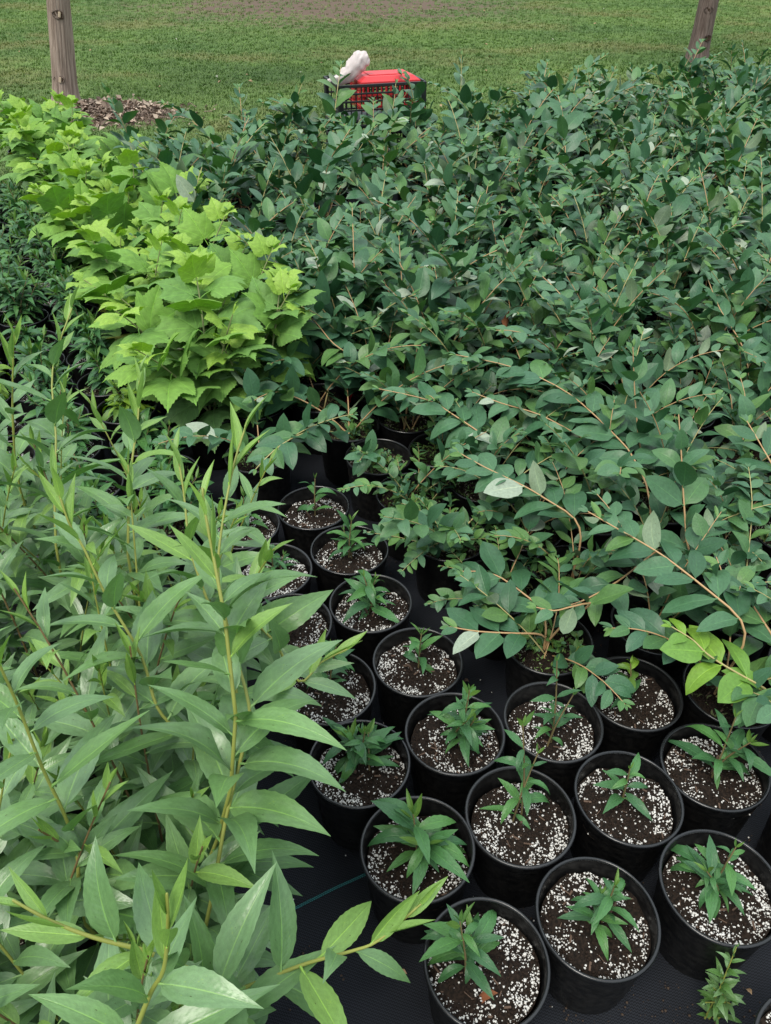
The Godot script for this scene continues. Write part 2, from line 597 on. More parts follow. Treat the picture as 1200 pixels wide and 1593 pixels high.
func make_materials() -> void:
	M.pots = []
	M.rims = []
	var dust := noise_tex(256, 0.02, Color(0.32, 0.32, 0.32), Color(0.62, 0.62, 0.62), 4)
	var scuff := noise_tex(256, 0.03, lin(0.0035, 0.0037, 0.0042), lin(0.015, 0.0145, 0.014), 5)
	for k in 3:
		var m := mat(Color(1, 1, 1).darkened(0.1 * k), 0.8, 0.38)
		m.albedo_texture = scuff
		m.roughness_texture = dust
		m.uv1_triplanar = true
		m.uv1_scale = Vector3.ONE * 6
		M.pots.append(m)
		var r := mat(lin(0.006 + 0.002 * k, 0.0065 + 0.002 * k, 0.0075 + 0.002 * k), 0.24 + 0.05 * k, 0.5)
		M.rims.append(r)
	M.soil = mat(Color.WHITE, 0.95, 0.3)
	M.soil.albedo_texture = noise_tex(256, 0.06, lin(0.006, 0.0045, 0.0035), lin(0.026, 0.017, 0.012), 6)
	M.soil.uv1_triplanar = true
	M.soil.uv1_scale = Vector3.ONE * 9
	M.crumb = mat(lin(0.022, 0.014, 0.010), 0.95, 0.3)
	M.perlite = mat(lin(0.64, 0.63, 0.60), 0.95, 0.3)
	M.dull_perlite = mat(lin(0.30, 0.30, 0.24), 0.9, 0.3)
	M.chip = mat(lin(0.10, 0.066, 0.048), 0.85, 0.3)
	M.dry_soil = mat(lin(0.062, 0.045, 0.034), 0.95, 0.2)
	M.moss = [mat(lin(0.06, 0.12, 0.03), 0.7, 0.4), mat(lin(0.085, 0.15, 0.035), 0.7, 0.4), mat(lin(0.07, 0.085, 0.03), 0.7, 0.4)]
	M.dead = mat(lin(0.20, 0.075, 0.035), 0.8, 0.3)
	M.dead.cull_mode = BaseMaterial3D.CULL_DISABLED
	M.tan_leaf = mat(lin(0.32, 0.22, 0.13), 0.8, 0.3)
	M.honey_stem = mat(lin(0.40, 0.25, 0.12), 0.6)
	M.honey_stem_green = mat(lin(0.36, 0.31, 0.13), 0.6)
	M.willow_stem = mat(lin(0.22, 0.24, 0.05), 0.5)
	M.willow_brown = mat(lin(0.14, 0.09, 0.035), 0.6)
	M.lobed_stem = mat(lin(0.20, 0.22, 0.09), 0.6)
	M.seed_stem = mat(lin(0.13, 0.10, 0.04), 0.7)

	# leaves
	var hv := vein_texture(11, 8, 0.16, 0.055, 0.35, Color(0.80, 0.82, 0.82), Color(1.0, 0.99, 0.93))
	var hv2 := vein_texture(31, 9, 0.18, 0.05, 0.3, Color(0.80, 0.82, 0.82), Color(1.0, 0.99, 0.93))
	var hr := vein_relief(8, 0.16)
	var wv := vein_texture(12, 16, 0.14, 0.075, 0.18, Color(0.80, 0.81, 0.80), Color(1.0, 1.0, 0.86))
	var wv2 := vein_texture(32, 15, 0.15, 0.07, 0.2, Color(0.80, 0.81, 0.80), Color(1.0, 1.0, 0.86))
	var wr := vein_relief(16, 0.14)
	var sv := vein_texture(13, 9, 0.2, 0.06, 0.3, Color(0.8, 0.81, 0.8), Color(1.0, 1.0, 0.9))
	var sr := vein_relief(9, 0.2)
	var pv := vein_texture(14, 8, 0.2, 0.05, 0.3, Color(0.82, 0.83, 0.8), Color(0.96, 1.0, 0.88), true)
	TINT.honey = []
	for c in [[0.046, 0.120, 0.056], [0.060, 0.142, 0.066], [0.036, 0.098, 0.045], [0.068, 0.154, 0.056], [0.050, 0.124, 0.066], [0.082, 0.168, 0.046]]:
		TINT.honey.append(leaf_mat(hv if TINT.honey.size() % 2 else hv2, hr, 0.05, lin(c[0] * 1.5, c[1] * 1.5, c[2] * 1.5), 0.42, lin(0.12, 0.22, 0.05), 0.42))
	TINT.honey_tip = []
	for c in [[0.085, 0.19, 0.06], [0.11, 0.22, 0.055], [0.075, 0.17, 0.08]]:
		TINT.honey_tip.append(leaf_mat(hv, hr, 0.05, lin(c[0] * 1.5, c[1] * 1.5, c[2] * 1.5), 0.5, lin(0.25, 0.35, 0.08)))
	TINT.honey_yellow = [leaf_mat(hv, hr, 0.05, lin(0.26, 0.47, 0.05), 0.5, lin(0.3, 0.42, 0.06)), leaf_mat(hv, hr, 0.05, lin(0.20, 0.40, 0.06), 0.5, lin(0.3, 0.4, 0.06))]
	TINT.honey_pale = [leaf_mat(hv, hr, 0.05, lin(0.48, 0.56, 0.42), 0.6, lin(0.3, 0.35, 0.2)), leaf_mat(hv, hr, 0.05, lin(0.24, 0.33, 0.19), 0.6, lin(0.3, 0.35, 0.2))]
	TINT.willow = []
	for c in [[0.175, 0.325, 0.125], [0.21, 0.365, 0.16], [0.15, 0.285, 0.11], [0.19, 0.355, 0.12]]:
		TINT.willow.append(leaf_mat(wv if TINT.willow.size() % 2 else wv2, wr, 0.03, lin(c[0] * 1.15, c[1] * 1.15, c[2] * 1.15), 0.33, lin(0.24, 0.38, 0.08), 0.55))
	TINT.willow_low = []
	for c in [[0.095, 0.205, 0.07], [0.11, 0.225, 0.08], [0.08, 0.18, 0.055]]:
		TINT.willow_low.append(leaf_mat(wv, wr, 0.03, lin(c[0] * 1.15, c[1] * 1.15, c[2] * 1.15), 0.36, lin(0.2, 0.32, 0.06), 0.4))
	TINT.willow_tip = [leaf_mat(wv, wr, 0.03, lin(0.32, 0.54, 0.11), 0.45, lin(0.3, 0.42, 0.1)), leaf_mat(wv, wr, 0.03, lin(0.27, 0.47, 0.11), 0.45, lin(0.3, 0.4, 0.1))]
	TINT.willow_yellow = [leaf_mat(wv, wr, 0.03, lin(0.36, 0.36, 0.06), 0.5, lin(0.3, 0.3, 0.06))]
	var palm_relief := vein_texture(15, 8, 0.2, 0.05, 0.3, Color(1, 1, 1), Color(0.2, 0.2, 0.2), true)
	TINT.lobed = []
	for c in [[0.25, 0.465, 0.095], [0.225, 0.43, 0.10], [0.28, 0.50, 0.09], [0.195, 0.38, 0.10]]:
		TINT.lobed.append(leaf_mat(pv, palm_relief, 0.06, lin(c[0], c[1], c[2]), 0.62, lin(0.3, 0.42, 0.07), 0.38))
	TINT.lobed_tip = []
	for c in [[0.40, 0.62, 0.095], [0.35, 0.57, 0.085]]:
		TINT.lobed_tip.append(leaf_mat(pv, palm_relief, 0.06, lin(c[0], c[1], c[2]), 0.6, lin(0.4, 0.5, 0.06)))
	TINT.lobed_old = [leaf_mat(pv, palm_relief, 0.06, lin(0.14, 0.28, 0.085), 0.62, lin(0.2, 0.3, 0.07)), leaf_mat(pv, palm_relief, 0.06, lin(0.30, 0.32, 0.06), 0.62, lin(0.3, 0.3, 0.05))]
	TINT.seed = []
	for c in [[0.045, 0.105, 0.055], [0.055, 0.125, 0.060], [0.040, 0.092, 0.055], [0.065, 0.14, 0.055]]:
		TINT.seed.append(leaf_mat(sv, sr, 0.05, lin(c[0] * 1.7, c[1] * 2.0, c[2] * 1.4), 0.38, lin(0.15, 0.26, 0.05), 0.4))
	TINT.seed_tip = [leaf_mat(sv, sr, 0.05, lin(0.17, 0.33, 0.06), 0.5, lin(0.3, 0.4, 0.06)), leaf_mat(sv, sr, 0.05, lin(0.12, 0.27, 0.06), 0.5, lin(0.25, 0.36, 0.06))]
	TINT.seed_bright = [leaf_mat(sv, sr, 0.05, lin(0.30, 0.52, 0.055), 0.5, lin(0.35, 0.45, 0.06))]

func make_leaves() -> void:
	var ellip := func(t: float) -> float: return 0.235 * pow(sin(PI * pow(t, 0.92)), 0.72) + 0.004
	var ovate := func(t: float) -> float: return 0.27 * pow(sin(PI * pow(t, 0.78)), 0.75) + 0.004
	var lance := func(t: float) -> float: return 0.134 * pow(sin(PI * pow(t, 0.72)), 0.9) * (1.0 - 0.35 * pow(t, 4.0)) + 0.002
	var wide := func(t: float) -> float: return 0.175 * pow(sin(PI * pow(t, 0.66)), 0.95) * (1.0 - 0.4 * pow(t, 4.0)) + 0.002
	var seedl := func(t: float) -> float: return 0.142 * pow(sin(PI * pow(t, 0.8)), 1.0) + 0.003
	LEAF.honey = []
	for k in 10:
		LEAF.honey.append(blade(7, ellip if k % 3 else ovate, R(0.1, 0.45), R(0.0, 1.0), R(0.02, 0.12), R(-0.35, 0.35), 0.0, 0.05, R(0, 6)))
	LEAF.honey_young = []
	for k in 3:
		LEAF.honey_young.append(blade(6, ellip, R(0.5, 0.9), R(-0.5, 0.2), 0.03, R(-0.2, 0.2), 0.0, 0.03, R(0, 6)))
	LEAF.willow = []
	for k in 8:
		LEAF.willow.append(blade(20, lance if k % 3 else wide, R(0.25, 0.6), R(0.0, 0.9), R(0.02, 0.10), R(-0.5, 0.5), 0.05, 0.05, R(0, 6)))
	LEAF.willow_young = []
	for k in 3:
		LEAF.willow_young.append(blade(8, lance, R(0.7, 1.2), R(-0.3, 0.3), 0.02, R(-0.2, 0.2), 0.0, 0.02, R(0, 6)))
	LEAF.lobed = []
	for k in 5:
		LEAF.lobed.append(palm_leaf(R(0.1, 0.5), R(-0.1, 0.45), R(0, 6), R(0.16, 0.34)))
	LEAF.seed = []
	for k in 9:
		LEAF.seed.append(blade(14, seedl, R(0.15, 0.6), R(0.4, 1.9), R(0.04, 0.16), R(-0.7, 0.7), 0.09, 0.04, R(0, 6)))
	LEAF.seed_young = []
	for k in 2:
		LEAF.seed_young.append(blade(6, seedl, R(0.5, 0.9), R(-0.3, 0.2), 0.02, 0.0, 0.0, 0.03, R(0, 6)))

var tone := 0
func pick_honey(age: float) -> Array:
	var r := R(0, 1)
	if r < 0.02: return [LEAF.honey, TINT.honey_pale[0], false]
	if r < 0.045: return [LEAF.honey, TINT.honey_pale[1], true]
	if age > 0.93: return [LEAF.honey_young, TINT.honey_tip[rng.randi() % 3], false]
	if age > 0.8 and r < 0.6 or r > 0.96: return [LEAF.honey, TINT.honey_tip[2 if r < 0.6 else 0], false]
	if R(0, 1) < 0.6: return [LEAF.honey, TINT.honey[(tone + rng.randi() % 2) % 6], false]
	return [LEAF.honey, TINT.honey[rng.randi() % 6], false]

func pick_yellow(age: float) -> Array:
	return [LEAF.honey, TINT.honey_yellow[rng.randi() % 2], false]

func pick_willow(age: float) -> Array:
	if age > 0.9: return [LEAF.willow_young, TINT.willow_tip[rng.randi() % 2], false]
	if age > 0.78 and R(0, 1) < 0.35: return [LEAF.willow, TINT.willow_tip[1], false]
	if age < 0.14 and R(0, 1) < 0.4: return [LEAF.willow, TINT.willow_yellow[0], false]
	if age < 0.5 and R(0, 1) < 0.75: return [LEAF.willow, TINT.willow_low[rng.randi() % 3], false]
	return [LEAF.willow, TINT.willow[rng.randi() % 4], false]

func pick_lobed(age: float) -> Array:
	if age > 0.8: return [LEAF.lobed, TINT.lobed_tip[rng.randi() % 2], false]
	if age < 0.28: return [LEAF.lobed, TINT.lobed_old[1 if R(0, 1) < 0.12 else 0], false]
	return [LEAF.lobed, TINT.lobed[rng.randi() % 4], false]

func pick_seed(age: float) -> Array:
	if age > 0.86: return [LEAF.seed_young, TINT.seed_tip[rng.randi() % 2], false]
	return [LEAF.seed, TINT.seed[rng.randi() % 4], false]

func pick_seed_bright(age: float) -> Array:
	if age > 0.45: return [LEAF.seed, TINT.seed_bright[0] if R(0, 1) < 0.7 else TINT.seed_tip[0], false]
	return [LEAF.seed, TINT.seed[rng.randi() % 4], false]

func pick_light(age: float) -> Array:
	if age > 0.5: return [LEAF.honey, TINT.honey_tip[rng.randi() % 3], false]
	return [LEAF.honey, TINT.honey[3 + rng.randi() % 3], false]

func pick_sprout(age: float) -> Array:
	return [LEAF.honey, TINT.honey_tip[rng.randi() % 3] if R(0, 1) < 0.6 else TINT.seed_tip[1], false]

# ---------------------------------------------------------------- the place
const CAM := Vector3(0, 1.58, 0)
const PITCH := 38.0
const LAT_U := Vector2(-0.106, -0.196)      # along the rows of pots, away from the path's near end
const LAT_V := Vector2(0.212, -0.055)       # across the rows
const LAT_0 := Vector2(0.399, -1.254)

func depth_at(p: Vector3) -> float:
	var d := p - CAM
	var a := deg_to_rad(PITCH)
	return -d.z * cos(a) - d.y * sin(a)

func far_edge(x: float) -> float:
	var pts := [Vector2(-4.5, -5.0), Vector2(-1.9, -5.0), Vector2(-1.3, -5.2), Vector2(-0.6, -5.45), Vector2(0.5, -6.05), Vector2(1.8, -7.1), Vector2(3.6, -7.8), Vector2(7, -8.9)]
	for k in pts.size() - 1:
		if x <= pts[k + 1].x:
			return lerpf(pts[k].y, pts[k + 1].y, clampf((x - pts[k].x) / (pts[k + 1].x - pts[k].x), 0, 1))
	return -8.9

func _ready() -> void:
	rng.seed = 20
	var cam := Camera3D.new()
	cam.name = "camera"
	cam.position = CAM
	cam.rotation_degrees = Vector3(-PITCH, 0, 0)
	cam.fov = 67.3
	cam.far = 400.0
	cam.near = 0.05
	add_child(cam)
	var we := WorldEnvironment.new()
	we.name = "world_environment"
	var e := Environment.new()
	e.background_mode = Environment.BG_SKY
	var sky := Sky.new()
	var sm := ProceduralSkyMaterial.new()
	sm.sky_top_color = Color(0.93, 0.97, 1.0)
	sm.sky_horizon_color = Color(0.56, 0.60, 0.62)
	sm.ground_horizon_color = Color(0.30, 0.34, 0.30)
	sm.ground_bottom_color = Color(0.12, 0.14, 0.11)
	sm.sky_curve = 0.45
	sky.sky_material = sm
	e.sky = sky
	e.tonemap_mode = Environment.TONE_MAPPER_LINEAR
	e.tonemap_exposure = 2.05
	e.sdfgi_enabled = true
	e.ssao_enabled = true
	e.ssil_enabled = true
	we.environment = e
	add_child(we)
	var sun := DirectionalLight3D.new()
	sun.name = "sun"
	sun.light_energy = 0.5
	sun.light_angular_distance = 24.0
	sun.light_color = Color(1.0, 0.98, 0.94)
	sun.shadow_enabled = true
	sun.rotation_degrees = Vector3(-62, -35, 0)
	add_child(sun)

	make_materials()
	make_leaves()
	make_pot_meshes()
	build_ground()
	build_trees()
	build_crates()
	build_honeysuckle()
	build_lobed()
	build_willows()
	build_seedlings()
	build_litter()

# ---------------------------------------------------------------- ground
func build_ground() -> void:
	# lawn: one sheet to the horizon, with worn brown earth where the photograph shows it
	var n := noise(0.35, 4, 3)
	var n2 := noise(1.6, 3, 8)
	var size := 512
	var im := Image.create(size, size, false, Image.FORMAT_RGB8)
	var green_a := lin(0.062, 0.118, 0.032)
	var green_b := lin(0.11, 0.17, 0.044)
	var straw := lin(0.16, 0.15, 0.065)
	var earth := lin(0.11, 0.080, 0.060)
	for y in size:
		for x in size:
			var wx := (x + 0.5) / size * 40.0 - 20.0
			var wz := -(y + 0.5) / size * 40.0
			var k := 0.5 + 0.7 * n.get_noise_2d(wx, wz) + 0.35 * n2.get_noise_2d(wx, wz)
			var c := green_a.lerp(green_b, clampf(k, 0, 1))
			c = c.lerp(straw, clampf(n.get_noise_2d(wx * 0.9 + 40, wz * 1.3) * 1.3 - 0.1, 0, 0.55))
			c = c.lerp(earth, bare(wx, wz, n2))
			im.set_pixel(x, y, c)
	M.lawn = mat(Color.WHITE, 0.95, 0.2)
	M.lawn.albedo_texture = ImageTexture.create_from_image(im)
	var v := PackedVector3Array()
	var uv := PackedVector2Array()
	var idx := PackedInt32Array()
	var xs := [-300.0]
	for k in 41: xs.append(-20.0 + k)
	xs.append(300.0)
	var zs := [60.0]
	for k in 41: zs.append(-float(k))
	zs.append(-380.0)
	for z in zs:
		for x in xs:
			v.append(Vector3(x, 0.0, z))
			uv.append(Vector2((x + 20.0) / 40.0, -z / 40.0))
	var w := xs.size()
	for r in zs.size() - 1:
		for c in w - 1:
			var q := r * w + c
			idx.append_array([q, q + w, q + w + 1, q, q + w + 1, q + 1])
	var lawn := top("lawn", mesh_of(v, uv, idx), M.lawn)
	tag(lawn, "mown green lawn with worn brown patches behind the plants", "lawn", "", "structure")

	# grass: tufts over the part of the lawn that shows
	var tufts := []
	for t in 3:
		var b := Bag.new()
		for k in 11:
			var a := R(0, TAU)
			var h := R(0.018, 0.042)
			var at := Vector3(R(-0.03, 0.03), 0, R(-0.03, 0.03))
			var o := Vector3(cos(a), 0, sin(a))
			var s := Vector3(-o.z, 0, o.x) * R(0.0018, 0.0032)
			var m := at + o * h * R(0.15, 0.35) + Vector3(0, h * 0.6, 0)
			var tip := at + o * h * R(0.5, 1.0) + Vector3(0, h * R(0.7, 1.0), 0)
			b.add(PackedVector3Array([at - s, at + s, m + s * 0.8, m - s * 0.8, tip]), PackedVector2Array(), PackedInt32Array([0, 2, 1, 0, 3, 2, 3, 4, 2]), Transform3D())
		tufts.append(bag_mesh(b))
	M.grass = mat(Color.WHITE, 0.6, 0.4)
	M.grass.vertex_color_use_as_albedo = true
	M.grass.cull_mode = BaseMaterial3D.CULL_DISABLED
	M.grass.backlight_enabled = true
	M.grass.backlight = lin(0.2, 0.3, 0.06)
	for t in 3:
		var where := []
		var tone := []
		while where.size() < 26000:
			var z := -5.0 - 19.0 * pow(R(0, 1), 1.35)
			var x := R(-0.62, 0.62) * (-z) * 0.95
			if z > far_edge(x) - 0.15: continue
			if R(0, 1) < bare(x, z, n2) * 0.8: continue
			if Vector2(x + 2.75, (z + 8.35) * 1.3).length() < 0.55: continue
			where.append(Transform3D(Basis(Vector3.UP, R(0, TAU)) * Basis.from_scale(Vector3(1.4, R(0.6, 1.25), 1.4)), Vector3(x, 0, z)))
			var k := clampf(0.5 + 0.7 * n.get_noise_2d(x, z) + R(-0.22, 0.22), 0, 1)
			var c := Color(0.080, 0.150, 0.040).lerp(Color(0.145, 0.225, 0.058), k)
			c = c.lerp(Color(0.22, 0.21, 0.08), clampf(n.get_noise_2d(x * 0.9 + 40, z * 1.3) * 1.3 - 0.1 + R(-0.15, 0.25), 0, 0.7))
			tone.append(c)
		var mm := MultiMesh.new()
		mm.transform_format = MultiMesh.TRANSFORM_3D
		mm.use_colors = true
		mm.mesh = tufts[t]
		mm.instance_count = where.size()
		for k in where.size():
			mm.set_instance_transform(k, where[k])
			mm.set_instance_color(k, tone[k])
		var g := MultiMeshInstance3D.new()
		g.name = numbered("grass")
		g.multimesh = mm
		g.material_override = M.grass
		add_child(g)
		tag(g, "short grass blades of the lawn behind the plant beds", "grass", "lawn grass", "stuff")

	# ground fabric, slightly creased
	var fm := mat(Color.WHITE, 0.62, 0.25)
	var fi := Image.create(128, 128, false, Image.FORMAT_RGB8)
	for y in 128:
		for x in 128:
			var wv := 0.55 + 0.45 * (sin(x * TAU / 8.0) if (int(y / 8.0) + int(x / 8.0)) % 2 else sin(y * TAU / 8.0))
			fi.set_pixel(x, y, lin(0.004, 0.0046, 0.006).lerp(lin(0.020, 0.023, 0.030), wv))
	fm.albedo_texture = ImageTexture.create_from_image(fi)
	fm.heightmap_enabled = true
	fm.heightmap_texture = fm.albedo_texture
	fm.heightmap_scale = 0.2
	fm.uv1_scale = Vector3(17, 17, 17)
	M.fabric = fm
	var f1 := noise(1.3, 3, 12)
	var f2 := noise(5.0, 2, 13)
	var fv := PackedVector3Array()
	var fuv := PackedVector2Array()
	var fidx := PackedInt32Array()
	var nx := 220
	var nz := 210
	for r in nz + 1:
		for c in nx + 1:
			var x := -4.4 + 10.4 * c / nx
			var z := lerpf(1.2, far_edge(x) - 0.12, pow(float(r) / nz, 1.0))
			fv.append(Vector3(x, fabric_y(x, z, f1, f2), z))
			fuv.append(Vector2(x * 0.88 - z * 0.47, x * 0.47 + z * 0.88))
	for r in nz:
		for c in nx:
			var q := r * (nx + 1) + c
			fidx.append_array([q, q + nx + 1, q + nx + 2, q, q + nx + 2, q + 1])
	var fab := top("weed_fabric", mesh_of(fv, fuv, fidx), fm)
	tag(fab, "black woven ground fabric under the rows of pots", "ground fabric", "", "structure")
	# the stitched teal marker thread
	M.teal = mat(lin(0.02, 0.17, 0.17), 0.6)
	var tb := Bag.new()
	var a0 := Vector2(-0.62, -0.505)
	var a1 := Vector2(0.30, -0.965)
	var steps := 260
	for k in steps:
		for side in [-1.0, 1.0]:
			var p: Vector2 = a0.lerp(a1, (k + (0.5 if side > 0 else 0.0)) / steps)
			var dir := (a1 - a0).normalized()
			p += Vector2(-dir.y, dir.x) * side * 0.0016
			var ang: float = atan2(-dir.y, dir.x) + side * 0.5
			box_into(tb, Vector3(0.0034, 0.0012, 0.0016), 0.0003, Transform3D(Basis(Vector3.UP, ang), Vector3(p.x, fabric_y(p.x, p.y, f1, f2) + 0.0012, p.y)))
	var th := put(fab, "marker_thread", bag_mesh(tb), M.teal)
	th.set_meta("label", "teal marker thread stitched into the black fabric")

func fabric_y(x: float, z: float, f1: FastNoiseLite, f2: FastNoiseLite) -> float:
	var ridge := pow(1.0 - absf(f1.get_noise_2d(x * 0.55 - z * 0.2, z * 1.5 + x * 0.9)), 8.0)
	return 0.004 + 0.013 * ridge + 0.005 * (f2.get_noise_2d(x, z) + 0.5)

func bare(x: float, z: float, n: FastNoiseLite) -> float:
	# trodden earth far back on the lawn, and a rim of it round the young tree
	var d := Vector2((x + 1.2) / 4.6, (z + 19.5) / 4.2).length() + 0.35 * n.get_noise_2d(x * 0.6, z * 0.6)
	var d2 := Vector2((x + 2.75) / 0.75, (z + 8.2) / 0.55).length() + 0.3 * n.get_noise_2d(x * 2, z * 2)
	return clampf(maxf(1.25 - d, (1.1 - d2) * 3.0) * 1.3, 0, 1)

# ---------------------------------------------------------------- trees
func build_trees() -> void:
	var bark := mat(Color.WHITE, 0.9, 0.25)
	bark.albedo_texture = noise_tex(256, 0.03, lin(0.21, 0.155, 0.125), lin(0.36, 0.28, 0.235), 21)
	bark.uv1_scale = Vector3(3, 0.8, 1)
	bark.heightmap_enabled = true
	bark.heightmap_texture = noise_tex(256, 0.05, Color(0, 0, 0), Color(1, 1, 1), 22)
	bark.heightmap_scale = 0.6
	var dark := mat(Color.WHITE, 0.9, 0.25)
	dark.albedo_texture = noise_tex(256, 0.04, lin(0.11, 0.078, 0.068), lin(0.2, 0.15, 0.132), 23)
	dark.uv1_scale = Vector3(3, 0.8, 1)
	dark.heightmap_enabled = true
	dark.heightmap_texture = bark.heightmap_texture
	dark.heightmap_scale = 0.8
	var leafm := leaf_mat(null, null, 0, lin(0.06, 0.13, 0.035), 0.5, lin(0.2, 0.3, 0.06))
	var specs := [
		[Vector3(-3.30, 0, -8.85), Vector3(0.14, 1, 0.0), 0.118, bark, "pale bark tree trunk with a ragged knot, beside the mulch pile"],
		[Vector3(4.07, 0, -11.6), Vector3(-0.045, 1, 0.02), 0.125, dark, "dark leaning tree trunk standing on the lawn behind the honeysuckle"]]
	for s in specs:
		var t := base("tree", s[0])
		tag(t, s[4], "tree", "trees on the lawn")
		var r: float = s[2]
		var lean: Vector3 = s[1]
		# trunk with shallow flutes and a flared foot
		var v := PackedVector3Array()
		var uv := PackedVector2Array()
		var idx := PackedInt32Array()
		var seg := 36
		var rings := 60
		var nn := noise(1.2, 3, 40)
		for k in rings + 1:
			var y := 3.4 * pow(float(k) / rings, 1.25)
			var c := lean * y + Vector3(0.03 * sin(y * 1.4), 0, 0.02 * sin(y * 1.1 + 1))
			for q in seg + 1:
				var a := TAU * (q % seg) / seg
				var rad := r * (1.0 - 0.09 * y) * (1.0 + 0.38 * exp(-y * 9.0))
				rad *= 1.0 + 0.055 * cos(a * 3.0 + 0.6 + y * 0.25) + 0.05 * nn.get_noise_3d(cos(a), y * 1.2, sin(a)) + 0.03 * nn.get_noise_3d(cos(a) * 4, y * 1.5, sin(a) * 4)
				v.append(c + Vector3(cos(a), 0, sin(a)) * rad)
				uv.append(Vector2(float(q) / seg, y * 0.35))
		for k in rings:
			for q in seg:
				var o := k * (seg + 1) + q
				idx.append_array([o, o + seg + 2, o + seg + 1, o, o + 1, o + seg + 2])
		var trunk := put(t, "trunk", mesh_of(v, uv, idx), s[3])
		# healed branch scars
		var scar_m := mat(lin(0.055, 0.035, 0.025), 0.95, 0.2)
		var wood_m := mat(lin(0.42, 0.33, 0.24), 0.9, 0.2)
		for q in ([[0.25, 1.62], [0.80, 1.30]] if r < 0.12 else [[0.60, 1.75], [0.3, 1.2]]):
			var y: float = q[0]
			var az: float = q[1]
			var o := Vector3(cos(az), 0, sin(az))
			var at := lean * y + Vector3(0.03 * sin(y * 1.4), 0, 0.02 * sin(y * 1.1 + 1)) + o * r * (1.0 - 0.09 * y) * 0.97
			var fr := Transform3D(Basis(Vector3(-o.z, 0, o.x), Vector3.UP, -o), at)
			var lip := []
			for k in 15:
				var a := TAU * k / 14
				lip.append(fr * Vector3(cos(a) * 0.05 * (1 + 0.15 * sin(a * 3)), sin(a) * 0.036, -0.004))
			put(trunk, "knot_rim", tube(lip, 0.006, 0.006, 6), s[3])
			var kb := Bag.new()
			for k in 9: box_into(kb, Vector3(R(0.01, 0.03), R(0.015, 0.045), R(0.012, 0.022)), 0.003, fr * Transform3D(Basis.from_euler(Vector3(R(-0.3, 0.3), R(-0.3, 0.3), R(-0.5, 0.5))), Vector3(R(-0.034, 0.034), R(-0.022, 0.022), 0.0)))
			put(trunk, "broken_knot", bag_mesh(kb), scar_m)
			if r < 0.12: put(trunk, "bare_wood", rounded_box(Vector3(0.024, 0.05, 0.014), 0.004), wood_m, fr * Transform3D(Basis.from_euler(Vector3(0.1, 0.1, 0.25)), Vector3(-0.012, 0, -0.012)))
		# limbs and crown, above the frame
		var lb := Bag.new()
		var ends := []
		for k in 7:
			var a := TAU * k / 7.0 + R(-0.3, 0.3)
			var p0 := lean * R(2.7, 3.3)
			var p1 := p0 + Vector3(cos(a) * 0.7, 0.7, sin(a) * 0.7)
			var p2 := p1 + Vector3(cos(a) * R(0.3, 0.9), R(0.6, 1.2), sin(a) * R(0.3, 0.9))
			tube_into(lb, catmull([p0, p1, p2], 4), 0.05, 0.015, 6)
			ends.append(p1)
			ends.append(p2)
		put(t, "limbs", bag_mesh(lb), s[3])
		var cb := Bag.new()
		for k in 2600:
			var c: Vector3 = ends[rng.randi() % ends.size()] + Vector3(rng.randfn() * 0.42, rng.randfn() * 0.36 + 0.1, rng.randfn() * 0.42)
			var len := R(0.06, 0.11)
			cb.add(PackedVector3Array([Vector3(0, 0, 0), Vector3(-0.3, 0.05, -0.4), Vector3(0, 0, -1), Vector3(0.3, 0.05, -0.4)]), PackedVector2Array(), PackedInt32Array([0, 1, 2, 0, 2, 3]), leaf_xf(c, Vector3(R(-1, 1), R(-1, 0.4), R(-1, 1)), Vector3(R(-0.5, 0.5), 1, R(-0.5, 0.5)), Vector3.ONE * len))
		put(t, "crown", bag_mesh(cb), leafm).set_meta("kind", "stuff")
	# mulch: a mound of shredded bark and dry leaves beside the left tree
	var mound := base("mulch_pile", Vector3(-2.72, 0, -8.28))
	tag(mound, "low pile of dry brown leaves and shredded bark by the pale trunk", "mulch")
	var hill := func(x: float, z: float) -> float: return maxf(0.0, 0.085 * (1.0 - (x * x) / 0.45 - (z * z) / 0.2))
	var b1 := Bag.new()
	var hv := PackedVector3Array()
	var hi := PackedInt32Array()
	var nz2 := noise(6.0, 3, 50)
	for r in 21:
		for c in 31:
			var x := -0.75 + 1.5 * c / 30.0
			var z := -0.5 + 1.0 * r / 20.0
			hv.append(Vector3(x, 0.008 + hill.call(x, z) * (0.8 + 0.5 * nz2.get_noise_2d(x, z)) - (0.03 if r == 0 or r == 20 or c == 0 or c == 30 else 0.0), z))
	for r in 20:
		for c in 30:
			var q := r * 31 + c
			hi.append_array([q, q + 32, q + 31, q, q + 1, q + 32])
	b1.add(hv, PackedVector2Array(), hi, Transform3D())
	var em := mat(Color.WHITE, 0.95, 0.2)
	em.albedo_texture = noise_tex(256, 0.05, lin(0.055, 0.038, 0.03), lin(0.16, 0.115, 0.085), 51)
	em.uv1_triplanar = true
	em.uv1_scale = Vector3.ONE * 4
	put(mound, "earth", bag_mesh(b1), em)
	var tones := [lin(0.33, 0.25, 0.20), lin(0.23, 0.17, 0.135), lin(0.42, 0.34, 0.27), lin(0.15, 0.11, 0.09)]
